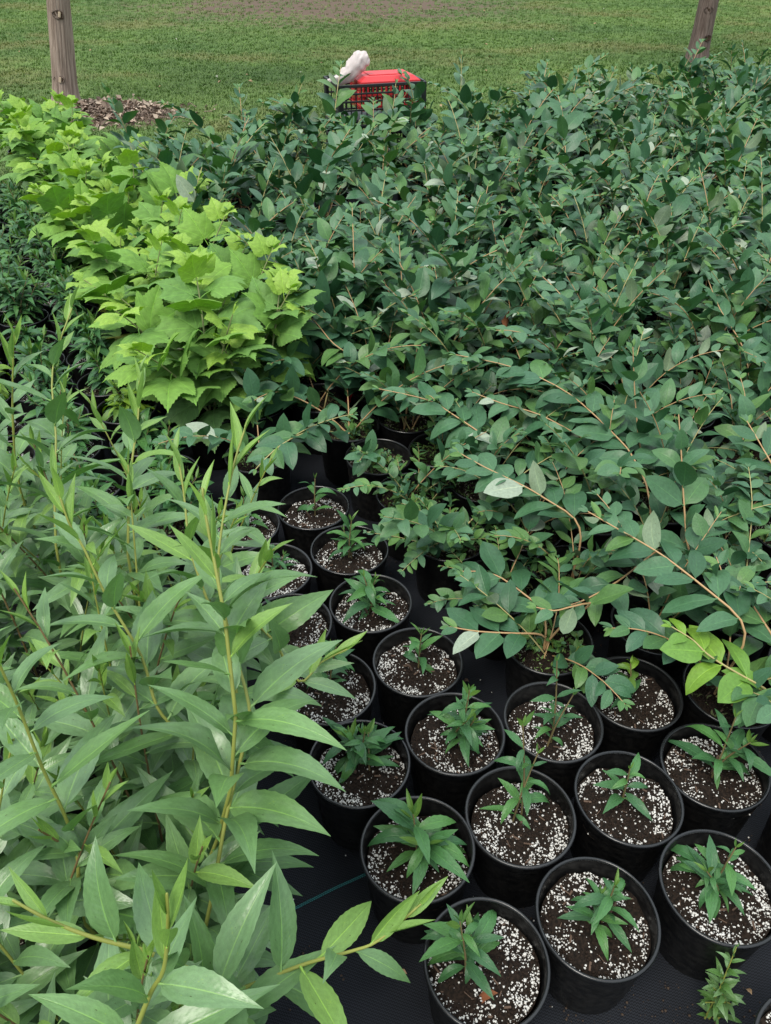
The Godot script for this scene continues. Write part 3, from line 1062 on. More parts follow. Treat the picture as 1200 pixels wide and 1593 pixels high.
	for t in 4:
		var sb := Bag.new()
		for k in 480:
			var x := rng.randfn() * 0.35
			var z := rng.randfn() * 0.24
			var y: float = hill.call(x, z) + R(0.005, 0.04)
			var l := R(0.025, 0.08)
			if R(0, 1) < 0.5:
				box_into(sb, Vector3(l * 1.2, R(0.002, 0.005), R(0.003, 0.008)), 0.0, Transform3D(Basis.from_euler(Vector3(R(-0.5, 0.5), R(0, TAU), R(-0.6, 0.6))), Vector3(x, y, z)))
			else:
				sb.add(PackedVector3Array([Vector3(0, 0, 0), Vector3(-0.3, 0.2, -0.5), Vector3(0, 0, -1), Vector3(0.3, 0.25, -0.5), Vector3(0, -0.05, -0.5)]), PackedVector2Array(), PackedInt32Array([0, 1, 4, 1, 2, 4, 2, 3, 4, 3, 0, 4]), leaf_xf(Vector3(x, y, z), Vector3(R(-1, 1), R(-0.3, 0.6), R(-1, 1)), Vector3(R(-0.8, 0.8), 1, R(-0.8, 0.8)), Vector3.ONE * l))
		var dm := mat(tones[t], 0.85, 0.25)
		dm.cull_mode = BaseMaterial3D.CULL_DISABLED
		put(mound, "dry_leaves", bag_mesh(sb), dm).set_meta("kind", "stuff")

# ---------------------------------------------------------------- crates
func make_crate(called: String, at: Vector3, turn: float, m: Material, label: String) -> Node3D:
	var t := base(called, at, turn)
	tag(t, label, "crate", "stacked black crates")
	var L := 0.60
	var W := 0.40
	var H := 0.228
	put(t, "base", rounded_box(Vector3(L - 0.01, 0.008, W - 0.01), 0.002), m, Transform3D(Basis(), Vector3(0, 0.008, 0)))
	var k := 0
	for sx in [-1.0, 1.0]:
		for sz in [-1.0, 1.0]:
			var b := Bag.new()
			box_into(b, Vector3(0.034, H, 0.010), 0.003, Transform3D(Basis(), Vector3(sx * (L / 2 - 0.017), H / 2, sz * (W / 2 - 0.005))))
			box_into(b, Vector3(0.010, H - 0.002, 0.034), 0.003, Transform3D(Basis(), Vector3(sx * (L / 2 - 0.005), H / 2, sz * (W / 2 - 0.026))))
			put(t, "corner_post", bag_mesh(b), m, Transform3D(), k)
			k += 1
	k = 0
	# four rails on every side, the rim widest; the short sides leave a hand hole
	for sz in [-1.0, 1.0]:
		for y in [0.02, 0.08, 0.13, 0.175, H - 0.008]:
			var hgt := 0.018 if y > 0.2 else 0.011
			put(t, "rail", rounded_box(Vector3(L - 0.066, hgt, 0.008 if y < 0.2 else 0.014), 0.002), m, Transform3D(Basis(), Vector3(0, y, sz * (W / 2 - 0.005))), k)
			k += 1
		for q in 15:
			put(t, "slat", rounded_box(Vector3(0.007, H - 0.03, 0.005), 0.001), m, Transform3D(Basis(), Vector3(-L / 2 + 0.05 + q * (L - 0.1) / 14, H / 2, sz * (W / 2 - 0.0085))), k)
			k += 1
	for sx in [-1.0, 1.0]:
		for y in [0.02, 0.075, 0.125, H - 0.008]:
			var hgt := 0.018 if y > 0.2 else 0.011
			put(t, "rail", rounded_box(Vector3(0.008 if y < 0.2 else 0.014, hgt, W - 0.09), 0.002), m, Transform3D(Basis(), Vector3(sx * (L / 2 - 0.005), y, 0)), k)
			k += 1
		for q in 9:
			put(t, "slat", rounded_box(Vector3(0.005, 0.11, 0.007), 0.001), m, Transform3D(Basis(), Vector3(sx * (L / 2 - 0.0085), 0.07, -W / 2 + 0.05 + q * (W - 0.1) / 8)), k)
			k += 1
	return t

func build_crates() -> void:
	var black := mat(lin(0.012, 0.013, 0.015), 0.42, 0.5)
	var turn := 0.3
	var c := Vector3(-0.075, 0.004, -5.8)
	make_crate("plastic_crate", c, turn, black, "lowest black slatted crate of the stack behind the honeysuckle")
	make_crate("plastic_crate", c + Vector3(0, 0.236, 0), turn, black, "middle black slatted crate of the stack behind the honeysuckle")
	make_crate("plastic_crate", c + Vector3(0, 0.472, 0), turn, black, "top black slatted crate holding the red tray and pale bag")
	# the red tray stands upside down in the top crate
	var red := mat(lin(0.52, 0.022, 0.028), 0.5, 0.5)
	var t := base("red_tray", c + Vector3(0.055, 0.472, 0).rotated(Vector3.UP, turn) - Vector3(0, 0, 0) * turn, turn)
	t.position = c + Basis(Vector3.UP, turn) * Vector3(0.07, 0.528, 0.0)
	tag(t, "bright red slotted plastic tray upside down in the black crate", "tray")
	var L := 0.40
	var W := 0.30
	var H := 0.20
	var b := Bag.new()
	# a chamfered lid
	var lo := [Vector3(-L / 2, 0, -W / 2), Vector3(L / 2, 0, -W / 2), Vector3(L / 2, 0, W / 2), Vector3(-L / 2, 0, W / 2)]
	for q in 4:
		var a: Vector3 = lo[q]
		var d: Vector3 = lo[(q + 1) % 4]
		var up := Vector3(0, 0.024, 0)
		var a2 := Vector3(a.x - signf(a.x) * 0.035, 0.024, a.z - signf(a.z) * 0.035)
		var d2 := Vector3(d.x - signf(d.x) * 0.035, 0.024, d.z - signf(d.z) * 0.035)
		b.add(PackedVector3Array([a, d, d2, a2]), PackedVector2Array(), PackedInt32Array([0, 1, 2, 0, 2, 3]), Transform3D(Basis(), Vector3(0, H - 0.024, 0)))
	put(t, "sloping_edge", bag_mesh(b), red)
	put(t, "flat_top", rounded_box(Vector3(L - 0.07, 0.006, W - 0.07), 0.001), red, Transform3D(Basis(), Vector3(0, H - 0.002, 0)))
	put(t, "raised_panel", rounded_box(Vector3(L - 0.15, 0.006, W - 0.15), 0.002), red, Transform3D(Basis(), Vector3(0, H + 0.003, 0)))
	var k := 0
	for sz in [-1.0, 1.0]:
		for y in [0.03, 0.10, H - 0.032]:
			put(t, "rail", rounded_box(Vector3(L, 0.014, 0.006), 0.001), red, Transform3D(Basis(), Vector3(0, y, sz * W / 2)), k)
			k += 1
		for q in 13:
			put(t, "slat", rounded_box(Vector3(0.012, H - 0.03, 0.004), 0.001), red, Transform3D(Basis(), Vector3(-L / 2 + 0.012 + q * (L - 0.024) / 12, H / 2 - 0.01, sz * (W / 2 - 0.003))), k)
			k += 1
	for sx in [-1.0, 1.0]:
		for y in [0.03, 0.10, H - 0.032]:
			put(t, "rail", rounded_box(Vector3(0.006, 0.014, W), 0.001), red, Transform3D(Basis(), Vector3(sx * L / 2, y, 0)), k)
			k += 1
		for q in 9:
			put(t, "slat", rounded_box(Vector3(0.004, H - 0.03, 0.012), 0.001), red, Transform3D(Basis(), Vector3(sx * (L / 2 - 0.003), H / 2 - 0.01, -W / 2 + 0.012 + q * (W - 0.024) / 8)), k)
			k += 1
	# the pale bag: a long crumpled bundle leaning on the crate's end
	var v := PackedVector3Array()
	var idx := PackedInt32Array()
	var nn := noise(9.0, 3, 71)
	var rings := 30
	var seg := 28
	for r in rings + 1:
		var s := float(r) / rings
		var rad := 0.068 * pow(sin(PI * clampf(s * 0.94 + 0.03, 0, 1)), 0.42) * (0.72 + 0.4 * smoothstep(0.3, 0.9, s))
		for q in seg:
			var a := TAU * q / seg
			var d := Vector3(cos(a), 0, sin(a) * 0.72)
			var p := d * rad + Vector3(0.02 * sin(s * 5), (s - 0.5) * 0.30, 0)
			p += d * (0.016 * absf(nn.get_noise_3d(p.x * 1.6, p.y * 0.9, p.z * 1.6)) * 1.8 + 0.006 * nn.get_noise_3d(p.x * 9, p.y * 9, p.z * 9) - 0.012)
			v.append(p)
	for r in rings:
		for q in seg:
			var o := r * seg
			var q2 := (q + 1) % seg
			idx.append_array([o + q, o + seg + q2, o + seg + q, o + q, o + q2, o + seg + q2])
	var bm := mat(lin(0.60, 0.53, 0.52), 0.45, 0.5)
	bm.backlight_enabled = true
	bm.backlight = lin(0.3, 0.27, 0.26)
	var bag := top("plastic_bag", mesh_of(v, PackedVector2Array(), idx), bm, c + Basis(Vector3.UP, turn) * Vector3(-0.18, 0.757, 0.03))
	bag.rotation = Vector3(0.05, 0.1, -1.12)
	tag(bag, "crumpled whitish plastic bag lying across the end of the black crate", "bag")

# ---------------------------------------------------------------- honeysuckle
var HONEY := []
var SPROUT := []
const HERO_HONEY := [
	[Vector3(0.739, 0.400, -1.177), Vector3(0.685, 0.419, -1.237), Vector3(0.630, 0.437, -1.295), Vector3(0.583, 0.451, -1.331), Vector3(0.531, 0.464, -1.367), Vector3(0.471, 0.480, -1.409)],
	[Vector3(0.753, 0.340, -1.473), Vector3(0.741, 0.447, -1.546), Vector3(0.733, 0.527, -1.598), Vector3(0.724, 0.600, -1.645)],
	[Vector3(0.678, 0.400, -1.752), Vector3(0.658, 0.410, -1.824), Vector3(0.548, 0.443, -2.031), Vector3(0.396, 0.472, -2.140), Vector3(0.218, 0.500, -2.171)],
	[Vector3(0.738, 0.360, -1.885), Vector3(0.720, 0.447, -1.920), Vector3(0.708, 0.516, -1.945), Vector3(0.691, 0.620, -1.977)],
	[Vector3(0.464, 0.360, -1.566), Vector3(0.418, 0.375, -1.596), Vector3(0.366, 0.391, -1.630), Vector3(0.264, 0.419, -1.678), Vector3(0.193, 0.440, -1.720)],
	[Vector3(0.570, 0.360, -1.930), Vector3(0.462, 0.390, -1.997), Vector3(0.347, 0.418, -2.017), Vector3(0.261, 0.440, -2.045)],
	[Vector3(0.302, 0.360, -1.913), Vector3(0.202, 0.395, -1.989), Vector3(0.126, 0.419, -2.035), Vector3(-0.019, 0.460, -2.028)],
	[Vector3(0.743, 0.420, -2.318), Vector3(0.698, 0.454, -2.432), Vector3(0.668, 0.477, -2.520), Vector3(0.609, 0.514, -2.658), Vector3(0.558, 0.540, -2.745)],
	[Vector3(1.029, 0.420, -1.698), Vector3(1.008, 0.452, -1.758), Vector3(0.989, 0.480, -1.812)],
	[Vector3(0.029, 0.420, -2.768), Vector3(-0.025, 0.474, -2.952), Vector3(-0.078, 0.514, -3.091), Vector3(-0.159, 0.560, -3.228)],
	[Vector3(0.359, 0.260, -1.338), Vector3(0.289, 0.279, -1.398), Vector3(0.239, 0.290, -1.410), Vector3(0.187, 0.300, -1.401)],
	[Vector3(0.438, 0.360, -1.227), Vector3(0.407, 0.360, -1.217), Vector3(0.373, 0.360, -1.207), Vector3(0.336, 0.360, -1.217)],
	[Vector3(0.840, 0.340, -1.158), Vector3(0.810, 0.370, -1.233), Vector3(0.785, 0.386, -1.266), Vector3(0.754, 0.400, -1.289)],
	[Vector3(0.286, 0.260, -1.233), Vector3(0.215, 0.270, -1.229), Vector3(0.148, 0.280, -1.234)],
	[Vector3(0.642, 0.320, -1.423), Vector3(0.549, 0.327, -1.335), Vector3(0.449, 0.335, -1.262), Vector3(0.392, 0.340, -1.237)],
	[Vector3(-0.089, 0.360, -2.413), Vector3(-0.177, 0.407, -2.440), Vector3(-0.246, 0.454, -2.520), Vector3(-0.327, 0.500, -2.577)],
	[Vector3(1.198, 0.440, -2.446), Vector3(1.147, 0.505, -2.509), Vector3(1.116, 0.580, -2.609)],
]
const HERO_YELLOW := [Vector3(0.783, 0.300, -1.050), Vector3(0.723, 0.325, -1.072), Vector3(0.678, 0.346, -1.094), Vector3(0.652, 0.361, -1.120), Vector3(0.609, 0.380, -1.139)]

func rooted(p: Array, foot: Vector3) -> Array:
	# the given run of a stem, led down to its foot in the soil
	var a: Vector3 = p[0]
	var out: Vector3 = (p[1] - p[0]).normalized()
	var reach := foot.distance_to(a)
	var led := []
	for k in 7:
		led.append(foot.bezier_interpolate(foot + Vector3(0, reach * 0.45, 0), a - out * reach * 0.4, a, k / 7.0))
	return led + catmull(p, 4)

func build_honeysuckle() -> void:
	for k in 16:
		var sh := paired_shoot(arch(R(0.34, 0.54), R(1.05, 1.45), R(0.5, 1.35), R(-0.5, 0.5)), R(0.07, 0.12), 0.058, 0.036, R(0.092, 0.12), 0.034)
		HONEY.append(finish(sh, 0.0028, 0.0012))
	for k in 5:
		SPROUT.append(finish(paired_shoot(arch(R(0.03, 0.07), R(1.0, 1.5), R(0.2, 0.8), R(-0.5, 0.5)), 0.008, 0.013, 0.009, R(0.022, 0.032), 0.012), 0.0011, 0.0007, 4))
	# where the pots stand
	var spots := []
	for i in range(-1, 12):
		for j in range(0, 14):
			if i == -1 and j == 0: continue
			var q := LAT_0 + LAT_U * i + LAT_V * j
			if i <= 0 and j > 0: q.x += 0.05
			spots.append([q + Vector2(R(-0.006, 0.006), R(-0.006, 0.006)), i, j])
	var far_u := LAT_U * 1.27
	var far_v := LAT_V * 1.27
	for i in range(0, 26):
		for j in range(0, 26):
			var q := LAT_0 + LAT_U * 12.1 + far_u * i + far_v * (j + (0.5 if i % 2 else 0.0))
			spots.append([q + Vector2(R(-0.03, 0.03), R(-0.03, 0.03)), 100 + i, j])
	var feet := []
	var rank := {}
	spots.append([Vector2(-0.405, -2.06), 4, -1])
	var plants := []
	for s in spots:
		var q: Vector2 = s[0]
		var p := Vector3(q.x, 0.008, q.y)
		if p.z < far_edge(p.x) + 0.1: continue
		if p.x > 0.53 * depth_at(p + Vector3(0, 0.45, 0)) + 0.16: continue
		if absf(p.x + 0.07) < 0.46 and p.z < -5.38: continue
		var far: bool = s[1] >= 100
		rank[s[1]] = rank.get(s[1], 0) + 1
		var t := base("potted_honeysuckle", p)
		var turn := R(0, TAU)
		if far:
			tag(t, "dark green honeysuckle in the far mass, %s row of it, %s from the lobed shrubs" % [ordinal(int(s[1]) - 99), ordinal(rank[s[1]])], "potted plant", "honeysuckles in the dense far mass")
		else:
			tag(t, "blue-green honeysuckle in black pot, %s row back, %s pot from the row's left end" % [ordinal(int(s[1]) + 2), ordinal(rank[s[1]])], "potted plant", "honeysuckles in the near rows")
		pot_into(t, "far" if far and -p.z > 3.9 else "moss")
		var n := rng.randi_range(4, 6)
		tone = rng.randi() % 6
		var vigour := R(0.82, 1.2) * (0.86 if p.x < -0.9 and p.z < -4.2 else 1.0)
		if absf(p.x + 0.07) < 0.5 and p.z < -4.7: vigour = R(1.1, 1.25)
		var near_front: bool = not far and (int(s[1]) <= 4)
		if near_front: n = 4
		if int(s[2]) < 0:
			n = 3
			t.set_meta("label", "low honeysuckle alone in the gap between the lobed shrubs and perlite pots")
		if int(s[2]) == 0 and int(s[1]) < 6: n = [2, 3, 1, 2, 1, 1, 4][int(s[1]) + 1]
		for k in n:
			var sh: Dictionary = HONEY[rng.randi() % HONEY.size()]
			var sc := R(0.88, 1.12) * vigour * (1.12 if far else (0.74 if near_front else 0.98))
			var a := turn + TAU * k / maxi(n, 1) + R(-0.4, 0.4)
			var off := Vector3(R(-0.02, 0.02), 0.155, R(-0.02, 0.02))
			set_shoot(t, sh, "honey", M.honey_stem if R(0, 1) < 0.6 else M.honey_stem_green, Transform3D((Basis(Vector3.UP, a) * Basis(Vector3.BACK, -0.35 if int(s[2]) <= 0 and not far else 0.0)).scaled(Vector3.ONE * sc), off), k, pick_honey, 0.36 if far else 0.0)
		if far and R(0, 1) < 0.09:
			set_shoot(t, HONEY[rng.randi() % HONEY.size()], "honey", M.honey_stem_green, Transform3D(Basis.from_euler(Vector3(R(-0.2, 0.2), R(0, TAU), 0.35)).scaled(Vector3.ONE * R(1.25, 1.5)), Vector3(0, 0.155, 0)), 30, pick_honey, 0.4)
		if not far and int(s[2]) == 0 and int(s[1]) in [0, 2, 3, 4, 5] or not far and int(s[1]) < 7 and R(0, 1) < 0.25:
			for k in 10 if int(s[2]) == 0 else 5:
				var at := Vector2.from_angle(R(0, TAU)) * R(0.01, 0.075)
				set_shoot(t, SPROUT[rng.randi() % SPROUT.size()], "seed", M.willow_stem, Transform3D(Basis(Vector3.UP, R(0, TAU)).scaled(Vector3.ONE * R(0.7, 1.3)), Vector3(at.x, 0.155, at.y)), 40 + k, pick_sprout)
		if not far and int(s[2]) == 0 and int(s[1]) in [1, 2, 3]:
			for k in 9:
				set_shoot(t, HONEY[rng.randi() % HONEY.size()], "honey", M.honey_stem_green, Transform3D((Basis(Vector3.UP, TAU * k / 9.0) * Basis(Vector3.BACK, R(-0.75, -0.1))).scaled(Vector3.ONE * R(0.36, 0.58)), Vector3(R(-0.04, 0.04), 0.155, R(-0.04, 0.04))), 60 + k, pick_light)
		feet.append(p)
		plants.append(t)
	print("honeysuckle pots ", plants.size())
	# the long shoots that reach out over the front of the bed
	for h in HERO_HONEY:
		var best := 0
		var aim: Vector3 = h[0] - (h[1] - h[0] as Vector3).normalized() * 0.08
		for k in feet.size():
			if Vector2(feet[k].x - aim.x, feet[k].z - aim.z).length() < Vector2(feet[best].x - aim.x, feet[best].z - aim.z).length(): best = k
		grow(plants[best], h, M.honey_stem, pick_honey)
	var yb := 0
	for k in feet.size():
		if Vector2(feet[k].x - 0.80, feet[k].z + 1.10).length() < Vector2(feet[yb].x - 0.80, feet[yb].z + 1.10).length(): yb = k
	grow(plants[yb], HERO_YELLOW, M.honey_stem_green, pick_yellow)

func grow(plant: Node3D, h: Array, stem_m: Material, pick: Callable) -> void:
	var own := []
	for q in h: own.append(q - plant.position)
	var p := rooted(own, Vector3(R(-0.02, 0.02), 0.155, R(-0.02, 0.02)))
	var l := walk(p)
	var run := 0.0
	for k in range(1, own.size()): run += own[k].distance_to(own[k - 1])
	var sh := finish(paired_shoot(p, maxf(0.08, l[-1] - run - 0.03), 0.066, 0.042, 0.118, 0.042), 0.003, 0.0014, 6)
	set_shoot(plant, sh, "honey", stem_m, Transform3D(), 20 + plant.get_child_count(), pick)

# ---------------------------------------------------------------- lobed-leaf shrubs
func build_lobed() -> void:
	var protos := []
	for k in 9:
		var p := arch(R(0.30, 0.46), R(1.1, 1.5), R(0.1, 0.6), R(-0.4, 0.4))
		var sh := paired_shoot(p, R(0.03, 0.07), 0.066, 0.042, R(0.135, 0.17), 0.055)
		# these leaves stand out on stalks and hang over
		for lf in sh.leaves:
			var f: Transform3D = lf[0]
			var d := -f.basis.z
			var len := d.length()
			if lf[1] < 0.9: d = (d.normalized() + Vector3(0, R(-0.8, -0.1), 0)).normalized()
			lf[0] = leaf_xf(f.origin, d, Vector3(R(-0.3, 0.3), 1, R(-0.3, 0.3)), Vector3(len * R(0.85, 1.05), len, len))
		protos.append(finish(sh, 0.0042, 0.0018, 6))
	var n := 0
	for i in range(6, 26):
		for j in [-1, -2]:
			var q: Vector2 = LAT_0 + LAT_U * i + LAT_V * (j * 0.92 + 0.02) + Vector2(R(-0.02, 0.02), R(-0.02, 0.02))
			if j == -1 and i == 6: q += Vector2(-0.05, 0.0)
			var p := Vector3(q.x, 0.008, q.y)
			if p.z < -6.3: continue
			var t := base("potted_lobed_shrub", p)
			var side := "path" if j == -2 else "honeysuckle"
			tag(t, "yellow-green lobed-leaf shrub, %s from the near end, on the %s side of its row" % [ordinal(i - 5), side], "potted plant", "yellow-green lobed-leaf shrubs")
			pot_into(t, "moss" if i < 12 else "far")
			var stems := 2 if R(0, 1) < 0.6 else 3
			var turn := R(0, TAU)
			for k in stems:
				var sh: Dictionary = protos[rng.randi() % protos.size()]
				var sc := R(0.92, 1.15)
				set_shoot(t, sh, "lobed", M.lobed_stem, Transform3D(Basis(Vector3.UP, turn + TAU * k / stems + R(-0.4, 0.4)).scaled(Vector3.ONE * sc), Vector3(R(-0.02, 0.02), 0.155, R(-0.02, 0.02))), k, pick_lobed)
			n += 1

# ---------------------------------------------------------------- willows
const HERO_WILLOW := [
	[Vector3(-0.214, 0.620, -0.462), Vector3(-0.199, 0.688, -0.521), Vector3(-0.176, 0.761, -0.585), Vector3(-0.172, 0.794, -0.614), Vector3(-0.198, 0.860, -0.673), Vector3(-0.213, 0.910, -0.720), Vector3(-0.210, 0.957, -0.766), Vector3(-0.196, 1.016, -0.825), Vector3(-0.178, 1.060, -0.868)],
	[Vector3(-0.188, 0.930, -0.633), Vector3(-0.199, 0.978, -0.669), Vector3(-0.211, 1.032, -0.709), Vector3(-0.213, 1.050, -0.723)],
	[Vector3(-0.253, 0.620, -0.648), Vector3(-0.290, 0.667, -0.663), Vector3(-0.318, 0.707, -0.677), Vector3(-0.338, 0.769, -0.716), Vector3(-0.379, 0.850, -0.752), Vector3(-0.402, 0.907, -0.779), Vector3(-0.419, 0.946, -0.793), Vector3(-0.432, 1.000, -0.819)],
	[Vector3(-0.384, 0.620, -0.470), Vector3(-0.380, 0.665, -0.488), Vector3(-0.387, 0.721, -0.506), Vector3(-0.400, 0.795, -0.523), Vector3(-0.407, 0.884, -0.539), Vector3(-0.410, 0.948, -0.544), Vector3(-0.408, 1.020, -0.545)],
	[Vector3(-0.612, 0.720, -1.133), Vector3(-0.616, 0.805, -1.219), Vector3(-0.631, 0.895, -1.315), Vector3(-0.601, 0.980, -1.401)],
	[Vector3(-0.442, 0.780, -1.054), Vector3(-0.437, 0.831, -1.096), Vector3(-0.427, 0.891, -1.146), Vector3(-0.426, 0.950, -1.198)],
	[Vector3(-0.738, 0.800, -1.322), Vector3(-0.728, 0.850, -1.335), Vector3(-0.702, 0.950, -1.352)],
	[Vector3(-0.174, 0.620, -0.349), Vector3(-0.129, 0.644, -0.356), Vector3(-0.085, 0.667, -0.362), Vector3(-0.038, 0.691, -0.364), Vector3(-0.007, 0.709, -0.368), Vector3(0.038, 0.740, -0.392)],
	[Vector3(-0.220, 0.800, -0.259), Vector3(-0.204, 0.838, -0.271), Vector3(-0.190, 0.866, -0.278), Vector3(-0.181, 0.915, -0.292), Vector3(-0.178, 0.950, -0.302)],
	[Vector3(-0.242, 0.780, -0.330), Vector3(-0.279, 0.807, -0.329), Vector3(-0.313, 0.834, -0.332), Vector3(-0.344, 0.860, -0.339)],
	[Vector3(-0.245, 0.700, -0.802), Vector3(-0.293, 0.803, -0.878), Vector3(-0.309, 0.885, -0.948), Vector3(-0.320, 0.930, -0.986)],
	[Vector3(-0.186, 0.600, -0.893), Vector3(-0.136, 0.626, -0.789), Vector3(-0.102, 0.643, -0.813), Vector3(-0.061, 0.660, -0.825)],
]

func build_willows() -> void:
	var protos := []
	for k in 12:
		var p := arch(R(0.55, 0.78), R(1.25, 1.5), R(0.05, 0.5), R(-0.5, 0.5))
		protos.append(finish(spiral_shoot(p, R(0.04, 0.1), 0.026, 0.022, R(0.115, 0.142), 0.045), 0.0030, 0.0013, 6))
	var spots := [
		[-0.30, -0.30, "willow nearest the camera, its side branch reaching over the bare fabric", 6],
		[-0.34, -0.56, "willow with the tallest front shoot, beside the teal thread in the fabric", 6],
		[-0.55, -0.42, "willow at the near left corner of the bed, half out of the picture", 6],
		[-0.42, -0.78, "willow with a brown-based stem behind the tallest front shoot", 6],
		[-0.64, -0.66, "willow at the left border, second back from the near corner", 6],
		[-0.40, -1.02, "willow beside the perlite pots, last in its column", 5],
		[-0.64, -0.92, "willow in the middle of the left edge of the willow group", 5],
		[-0.62, -1.18, "rear willow whose slim tip stands before the small dark seedlings", 4],
		[-0.86, -0.86, "willow at the far left border, level with the tallest shoot", 5],
		[-0.86, -1.14, "rearmost willow at the left border with upright tips", 4],
		[-0.44, -1.24, "slender rear willow with a single pale upright tip near the path", 2],
		[-0.80, -1.38, "small willow behind the others at the left border", 2]]
	var plants := []
	for s in spots:
		var t := base("potted_willow", Vector3(s[0], 0.008, s[1]))
		tag(t, s[2], "potted plant", "willows in the near left of the bed")
		pot_into(t, "moss")
		var turn := R(0, TAU)
		for k in int(s[3]) + 2:
			var sh: Dictionary = protos[rng.randi() % protos.size()]
			var sc := R(0.72, 1.02)
			set_shoot(t, sh, "willow", M.willow_stem if R(0, 1) < 0.7 else M.willow_brown, Transform3D(Basis(Vector3.UP, turn + TAU * k / (float(s[3]) + 2) + R(-0.4, 0.4)).scaled(Vector3.ONE * sc), Vector3(R(-0.03, 0.03), 0.155, R(-0.03, 0.03))), k, pick_willow)
		plants.append(t)
	for h in HERO_WILLOW:
		var best: Node3D = plants[0]
		for t in plants:
			if Vector2(t.position.x - h[0].x, t.position.z - h[0].z).length() < Vector2(best.position.x - h[0].x, best.position.z - h[0].z).length(): best = t
		var own := []
		for q in h: own.append(q - best.position)
		var p := rooted(own, Vector3(R(-0.02, 0.02), 0.155, R(-0.02, 0.02)))
		var sh := finish(spiral_shoot(p, 0.10, 0.030, 0.022, 0.148, 0.05), 0.0030, 0.0013, 7)
		set_shoot(best, sh, "willow", M.willow_stem, Transform3D(), 20 + best.get_child_count(), pick_willow)

# ---------------------------------------------------------------- seedlings
func seedling(called: String, x: float, z: float, off: Vector2, lean: Vector2, h: float, leaves: int, size: float, bright: bool, label: String, group: String, stems := 1, fill := "perlite") -> Node3D:
	var t := base(called, Vector3(x, 0.008, z))
	tag(t, label, "potted plant", group)
	pot_into(t, fill)
	for k in stems:
		var o := Vector3(off.x, 0.152, off.y) + (Vector3(R(-0.02, 0.02), 0, R(-0.02, 0.02)) if k else Vector3.ZERO)
		var hk := h * (1.0 if k == 0 else R(0.5, 0.8))
		var ln := lean if k == 0 else Vector2.from_angle(R(0, TAU)) * hk * R(0.2, 0.55)
		var p := catmull([o, o + Vector3(ln.x * 0.3, hk * 0.5, ln.y * 0.3), o + Vector3(ln.x, hk, ln.y)], 5)
		var total: float = walk(p)[-1]
		var gap := total * 0.86 / maxf(leaves / 2.0 + 1.0, 1.0)
		var sh := paired_shoot(p, total * 0.18, gap * 1.05, gap * 0.8, size * R(1.0, 1.2), size * 0.45)
		for lf in sh.leaves:
			var f: Transform3D = lf[0]
			if lf[1] < 0.86:
				var len := f.basis.z.length()
				var d := -f.basis.z.normalized()
				d = Vector3(d.x, d.y * 0.45, d.z) + Vector3(R(-0.45, 0.45), R(-0.3, 0.3), R(-0.45, 0.45))
				len *= R(0.55, 1.2)
				lf[0] = leaf_xf(f.origin, d, Vector3(R(-0.3, 0.3), 1, R(-0.3, 0.3)), Vector3(len, len, len))
		finish(sh, 0.0026, 0.0013)
		set_shoot(t, sh, "seed", M.seed_stem, Transform3D(), k, pick_seed_bright if bright else pick_seed)
	# the cut stub of an older stem
	if R(0, 1) < 0.7:
		var a := R(0, TAU)
		var s0 := Vector3(off.x, 0.152, off.y) + Vector3(cos(a), 0, sin(a)) * 0.016
		put(t, "dead_stub", tube([s0, s0 + Vector3(cos(a) * 0.006, 0.018, sin(a) * 0.006), s0 + Vector3(cos(a) * 0.014, R(0.025, 0.045), sin(a) * 0.014)], 0.0042, 0.003, 6), M.chip)
	return t

